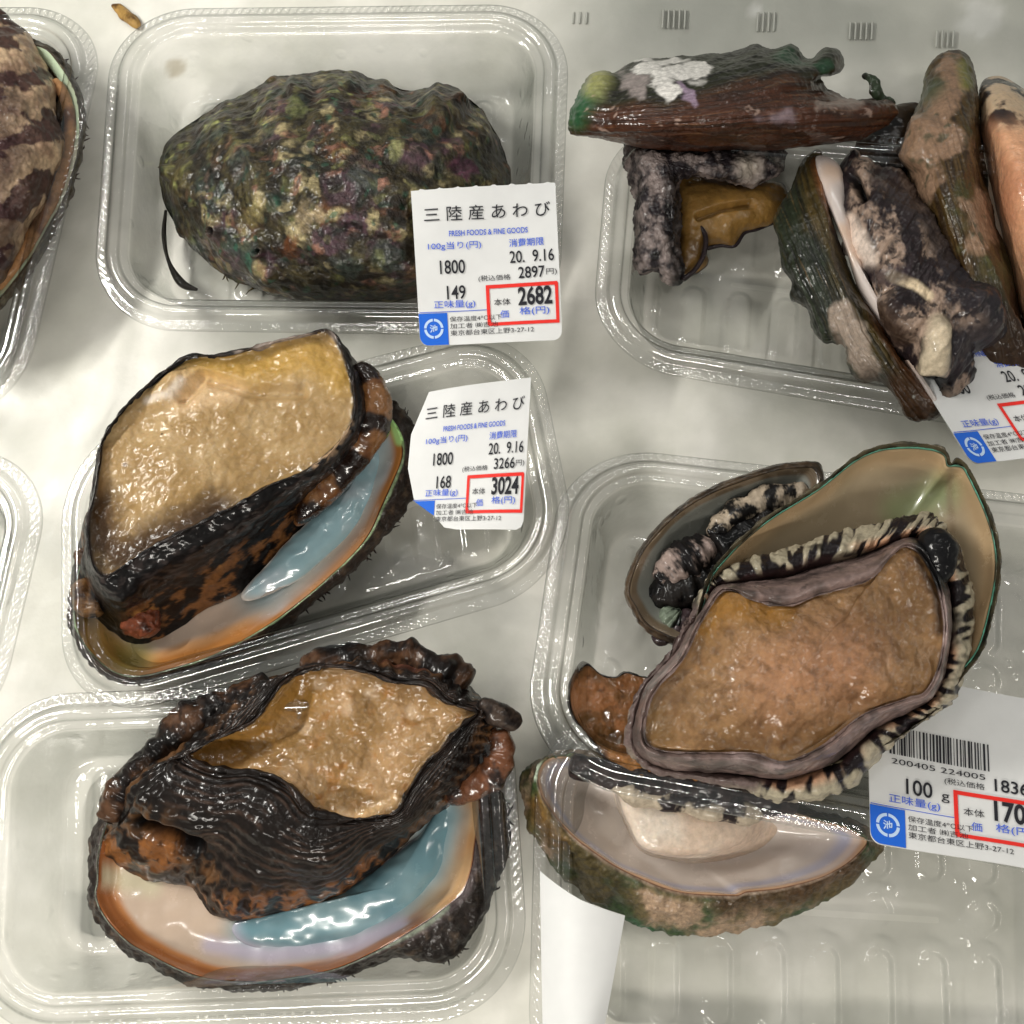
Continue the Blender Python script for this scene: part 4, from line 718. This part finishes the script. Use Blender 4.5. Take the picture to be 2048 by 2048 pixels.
    pillow('shell', cont, o, .22, .26, c4((1520, 1250))[0], M_SMOOTHSHELL, paint, push, nu=460)
    bk = c4((1080, 700), (1250, 690), (1300, 900), (1290, 1300), (1000, 1150), (850, 1000), (900, 850)); pillow('foot', bk, o, .12, .06, c4((1080, 950))[0], M_FLESH, lambda f: mottle(f.w, 6, 3, S(58, 42, 26), S(20, 16, 14), .1, .3), lambda f: .012*fbm(f.w, 7, 3, 2))
    # peach foot at the right edge
    o = thing('abalone', (2060, 420), .1, 'abalone foot in smooth glossy peach with a dark spotted top, against the right edge', 'abalone', g)
    cont = c4((1640, 620), (1655, 530), (1720, 488), (1820, 490), (1940, 560), (2100, 700), (2250, 1000), (2250, 1900), (2100, 2200), (1950, 2100), (1860, 1800), (1780, 1500), (1700, 1100), (1650, 800))
    def paint(f):
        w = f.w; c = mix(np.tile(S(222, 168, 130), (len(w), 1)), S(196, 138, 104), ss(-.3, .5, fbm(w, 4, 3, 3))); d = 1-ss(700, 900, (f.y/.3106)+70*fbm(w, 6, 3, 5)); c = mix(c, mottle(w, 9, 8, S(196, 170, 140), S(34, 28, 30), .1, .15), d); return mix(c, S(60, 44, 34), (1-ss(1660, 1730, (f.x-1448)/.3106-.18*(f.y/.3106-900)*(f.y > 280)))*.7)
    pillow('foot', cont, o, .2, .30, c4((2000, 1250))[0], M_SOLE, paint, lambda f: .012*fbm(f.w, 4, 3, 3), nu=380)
heap()

def scrap():
    o = thing('food_scrap', (255, 36), .0, 'small brown wet scrap on the counter above the tray with the dome shell', 'scrap')
    cont = c1((615, 30), (660, 20), (720, 60), (770, 110), (775, 150), (740, 158), (690, 120), (650, 90))
    pillow('flake', cont, o, -.008, .02, c1((705, 90))[0], M_FLESH, lambda f: mottle(f.w, 12, 3, S(168, 132, 74), S(84, 56, 26), .1, .3), lambda f: .008*fbm(f.w, 12, 3, 3), nu=160, gap=6)
scrap()

# ------------------------------------------------------------------ banded abalone in the top left corner
def banded():
    o = thing('abalone', (0, 320), .05, 'abalone with cream and dark purple bands across its flesh, cut off at the top left', 'abalone', 'abalones')
    outer = c1((60, 150), (170, 225), (270, 255), (340, 335), (405, 440), (445, 550), (455, 700), (445, 850), (408, 985), (375, 1110), (300, 1260), (200, 1450), (90, 1610), (-30, 1720), (-300, 1850), (-700, 1500), (-800, 800), (-600, 250), (-200, 60))
    crest = c1((60, 190), (160, 240), (255, 275), (325, 355), (390, 455), (428, 560), (438, 700), (428, 840), (390, 970), (352, 1090), (270, 1240), (170, 1420), (60, 1570), (-40, 1670), (-290, 1790), (-660, 1480), (-750, 800), (-570, 290), (-200, 110))
    def paint(f):
        w = f.w; n = len(w); c = mix(np.tile(S(58, 48, 36), (n, 1)), S(92, 84, 64), ss(0, .6, fbm(w, 24, 4, 2))); c = mix(c, S(50, 40, 30), ss(2.9, 3, f.v))
        c = mix(c, S(184, 200, 172), ss(3.02, 3.1, f.v)); c = mix(c, S(216, 210, 176), ss(-.2, .5, fbm(w, 5, 3, 4))*.6*(f.v > 3.05)); c = mix(c, S(80, 62, 44), ss(4.0, 4.2, f.v)); c = mix(c, S(36, 36, 30), ss(4.3, 4.6, f.v)); return c
    f, ou, _ = bowl(o, outer, crest, .2, .28, np.array(c1((-100, 850)))[0], paint, .14, scales=(.93, .84, .6, .3, .004), fall=(.8, .5, .2, .1, 0), rag=.8)
    fringe(ou, .2, None, 5, o, S(60, 32, 24), sel=lambda x, y: x > 60 and y < 620, length=11)
    t = tube([(p[0], p[1], .27, r) for p, r in zip(c1((300, 440), (350, 520), (385, 650), (375, 800), (345, 930), (300, 1060), (240, 1190), (160, 1330), (60, 1480), (-40, 1590)), (8, 13, 13, 13, 13, 14, 15, 16, 17, 17))], 400, 30, flat=.7)
    tube_push(t, .005*fbm(t.w, 12, 3, 3)); t.col = mix(np.tile(S(158, 116, 78), (len(t.x), 1)), S(100, 66, 48), ss(0, .6, fbm(t.w, 9, 3, 4))); t.part('mantle_edge', 0, 1, M_FLESH, o)
    cont = c1((-80, 60), (10, 85), (70, 130), (160, 210), (215, 300), (270, 430), (310, 600), (335, 760), (338, 880), (300, 1030), (250, 1150), (180, 1260), (90, 1440), (0, 1560), (-150, 1640), (-450, 1500), (-600, 800), (-400, 200))
    ax = lambda f: (f.y+.38*(f.x))
    def paint(f):
        w = f.w; t = ax(f)*.024+1.5*fbm(w, 3.5, 4, 3)+.7*fbm(w, 14, 4, 4); c = mix(np.tile(S(184, 158, 128), (len(w), 1)), S(142, 116, 94), ss(-.2, .5, fbm(w, 16, 4, 7))); c = mix(c, S(58, 38, 36), ss(-.05, .45, np.sin(t*2.05)+.9*fbm(w, 11, 5, 5, .65))*.95); return mix(c, S(46, 26, 28), .8*(1-ss(10, 70, f.x+30*fbm(w, 6, 3, 9)))*ss(90, 200, f.y))
    def push(f):
        w = f.w; return .006*np.sin(ax(f)*.0275*2.05+2)+.024*fbm(w, 5, 3, 3)+.005*fbm(w, 30, 3, 5)
    pillow('foot', cont, o, .26, .22, c1((-120, 850))[0], M_FLESH, paint, push, nu=460, pf=.5)
banded()

# ------------------------------------------------------------------ price labels
def text_geo(body, bold=0., shear=0.):
    cu = bpy.data.curves.new('lettering', 'FONT'); cu.body = body; cu.offset = bold; cu.shear = shear; cu.resolution_u = 4
    ob = bpy.data.objects.new('lettering', cu); C.objects.link(ob); dg = bpy.context.evaluated_depsgraph_get()
    me = bpy.data.meshes.new_from_object(ob.evaluated_get(dg)); V = np.zeros(len(me.vertices)*3); me.vertices.foreach_get('co', V); V = V.reshape(-1, 3)[:, :2]
    F = [list(p.vertices) for p in me.polygons]; bpy.data.objects.remove(ob); bpy.data.curves.remove(cu); bpy.data.meshes.remove(me); return V, F
class Sheet:
    """a label: four corners (px,py,z) TL TR BR BL, bent by sag; its print sits just above it"""
    def __init__(s, corners, sag=0., curl=0.):
        s.c = np.array([P(*q) for q in corners]); s.sag, s.curl = sag, curl; s.ink = {}
        n = np.cross(s.c[1]-s.c[0], s.c[3]-s.c[0]); n /= np.linalg.norm(n); s.n = n if n[2] > 0 else -n
    def at(s, u, v, h=0.):
        u = np.asarray(u, float)[:, None]; v = np.asarray(v, float)[:, None]; p = (s.c[0]*(1-u)+s.c[1]*u)*(1-v)+(s.c[3]*(1-u)+s.c[2]*u)*v
        return p+s.n*(h+s.sag*(4*u*(1-u))+.008*np.sin(u*5+v*4)*np.sign(abs(s.sag)+1)*.6)+np.array([0, 0, 1.])*s.curl*np.clip(.25-u, 0, 1)**2
    def add(s, ink, V, F, h=.0035):
        W = s.at(V[:, 0], V[:, 1], h); d = s.ink.setdefault(ink, [[], [], 0]); d[0].append(W); d[1] += [[i+d[2] for i in f] for f in F]; d[2] += len(W)
    def text(s, ink, body, u0, u1, v, hgt, bold=0., shear=0., clip=None, h=.0035):
        V, F = text_geo(body, bold, shear)
        if not len(V): return
        a, b = V.min(0), V.max(0); q = (V-a)/(b-a); s.add(ink, np.stack([u0+(u1-u0)*q[:, 0], v+hgt*(.5-q[:, 1])], 1), F, h)
    def rect(s, ink, u0, u1, v0, v1, h=.0025, n=10):
        uu, vv = np.meshgrid(np.linspace(u0, u1, n), np.linspace(v0, v1, n)); s.add(ink, np.stack([uu.ravel(), vv.ravel()], 1), grid_quads(n, n, False).tolist(), h)
    def poly(s, ink, pts, h): s.add(ink, np.asarray(pts, float), [list(range(len(pts)))], h)
    def build(s, name, label, outline, group='printed price labels', z=None):
        o = bpy.data.objects.new(name, None); C.objects.link(o); o.location = s.c.mean(0); o['label'] = label; o['category'] = 'label'; o['group'] = group; bpy.context.view_layer.update()
        n = 48; r = np.asarray(outline, float); r = spl_dense(r, 240); c = r.mean(0); rows = []
        for k in np.linspace(1, .0004, n): rows.append(s.at(*(c+(r-c)*k).T))
        V = np.stack(rows); m = V.shape[1]; bot = V[:1]-s.n*.004; V = np.concatenate([bot, V])
        def join(part, base, inks):
            VV, LL, TT, MI, mats = [], [], [], [], []; k = 0
            if base is not None: v, f = base; VV.append(v); LL += list(f.ravel()); TT += [4]*len(f); MI += [0]*len(f); mats.append(M_PAPER); k = len(v)
            for ink in inks:
                if ink not in s.ink: continue
                W, F, _ = s.ink[ink]; W = np.concatenate(W); mats.append({'k': M_BLACK, 'b': M_BLUE, 'r': M_RED, 'B': M_BLOCK, 'w': M_RING}[ink])
                for f in F: LL += [i+k for i in f]; TT.append(len(f)); MI.append(len(mats)-1)
                VV.append(W); k += len(W)
            if not VV: return
            p = raw_mesh(part, np.concatenate(VV), LL, np.r_[0, np.cumsum(TT)[:-1]], TT, None, mats[0], o, smooth=False)
            for mt in mats[1:]: p.data.materials.append(mt)
            p.data.polygons.foreach_set('material_index', np.array(MI[:len(p.data.polygons)], np.int32)); p.data.update()
        join('paper', (V.reshape(-1, 3), grid_quads(len(V), m, True)), 'kb'); join('red_frame', None, 'r'); join('emblem', None, 'Bw')
        return o
def spl_dense(r, n):
    d = np.vstack([r, r[:1]]); L = np.r_[0, np.cumsum(np.linalg.norm(np.diff(d, axis=0), axis=1))]; t = np.arange(n)/n*L[-1]; return np.stack([np.interp(t, L, d[:, j]) for j in (0, 1)], 1)
def round_outline(r=.06, bumps=True):
    pts = []
    if bumps:
        for k in range(8):
            x = k/8; pts += [(x, 0), (x+.05, 0), (x+.06, -.008), (x+.075, -.008), (x+.085, 0)]
    else: pts += [(0, 0)]
    pts += [(1, 0)]
    for a in np.linspace(0, math.pi/2, 8): pts.append((1-r+r*math.cos(a), 1-r+r*math.sin(a)))
    for a in np.linspace(math.pi/2, math.pi, 8): pts.append((r+r*math.cos(a), 1-r+r*math.sin(a)))
    return pts
def common(s, price, taxed, weight, unit=True, date=True, block=None):
    if unit:
        s.text('k', '三 陸 産 あ わ び', .075, .955, .165, .095, .002); s.text('b', 'FRESH FOODS & FINE GOODS', .24, .79, .293, .036, .012)
        s.text('b', '100g当り(円)', .09, .46, .372, .055, .004); s.text('b', '消費期限', .655, .90, .372, .052, .006)
        s.text('k', '20.  9.16', .655, .965, .462, .078, .008); s.text('k', '1800', .165, .34, .505, .088, .01); s.text('k', weight, .205, .335, .668, .088, .01)
    s.text('k', '(税込価格', .43, .655, .59, .042); s.text('k', taxed, .71, .895, .565, .074, .01); s.text('k', '円)', .905, .98, .572, .044)
    s.text('k', '本体', .53, .645, .745, .044); s.text('k', price, .70, .94, .715, .118, .026); s.text('b', '価', .57, .63, .822, .05, .004); s.text('b', '格(円)', .705, .915, .812, .056, .004)
    s.text('b', '正味量(g)', .11, .40, .745, .055, .004)
    o = spl_dense([(.478, .632), (.985, .632), (.985, .893), (.478, .893)], 80); i = spl_dense([(.502, .655), (.962, .655), (.962, .872), (.502, .872)], 80)
    s.add('r', np.concatenate([o, i]), [[j, (j+1) % 80, 80+(j+1) % 80, 80+j] for j in range(80)], .003)
    s.rect('b', 0.005, .478, .786, .790)
    s.text('k', '保存温度4℃以下', .215, .58, .838, .034); s.text('k', '加工者 ㈱吉池', .215, .55, .882, .034); s.text('k', '東京都台東区上野3-27-12', .215, .80, .926, .036)
    if block is not None: s.poly('B', block, .002)
    else:
        r = .06; s.poly('B', [(.0, .795), (.2, .795), (.2, .998)]+[(r+r*math.cos(a), .998-r+r*math.sin(a)) for a in np.linspace(math.pi/2, math.pi, 8)], .002)
        for k in range(4):
            a = np.linspace(k*math.pi/2+.07, (k+1)*math.pi/2-.07, 12); o = [(.10+.068*math.cos(t), .893+.064*math.sin(t)) for t in a]; i = [(.10+.050*math.cos(t), .893+.047*math.sin(t)) for t in a]
            s.add('w', np.array(o+i), [[j, j+1, 12+j+1, 12+j] for j in range(11)], .0035)
        s.text('w', '池', .072, .128, .893, .05, .02)
s = Sheet([(822, 382, .47), (1111, 364, .40), (1124, 680, .33), (841, 692, .36)]); common(s, '2682', '2897', '149'); s.build('price_label', 'white price label reading 2682 on the tray with the dome up shell', round_outline())
s = Sheet([(838, 788, .335), (1062, 754, .335), (1046, 1060, .335), (822, 1060, .30)], sag=.012); common(s, '3024', '3266', '168', block=[(.015, .795), (.2, .795), (.2, .90), (.16, .88)])
s.build('price_label', 'white price label reading 3024, its left edge tucked beside the palest sole', [(.09, 0), (1, 0), (1, .94), (.985, .98), (.94, 1), (.42, 1), (.3, .985), (.2, .9), (.01, .78), (-.06, .55), (-.05, .3)])
s = Sheet([(1730, 1340, .43), (2087, 1402, .45), (2098, 1745, .62), (1742, 1684, .62)], sag=.0); common(s, '1700', '1836', '', unit=False)
s.text('k', '100', .21, .36, .66, .088, .01); s.text('k', 'g', .41, .455, .69, .05); rs = np.random.RandomState(5); u = .12
while u < .69:
    w_ = rs.choice([.004, .008, .012]); s.rect('k', u, u+w_, .33, .49, n=2); u += w_+rs.choice([.005, .008, .012])
s.text('k', '200405 224005', .13, .66, .53, .032); s.build('price_label', 'white price label reading 1700 with a barcode, on the raised tray', round_outline(bumps=False))
s = Sheet([(1762, 640, .32), (2010, 616, .32), (2190, 900, .33), (1945, 928, .33)]); common(s, '2700', '2916', ''); s.build('price_label', 'white price label tucked under the heap of shells, its right half out of the picture', round_outline())
s = Sheet([(1080, 1742, .34), (1250, 1832, .36), (1206, 2070, .31), (1086, 2110, .29)], sag=.05)
s.build('price_label', 'blank white back of a curled label hanging below the mossy shell', [(0, 0), (.5, .02), (1, 0), (1, 1), (0, 1)])
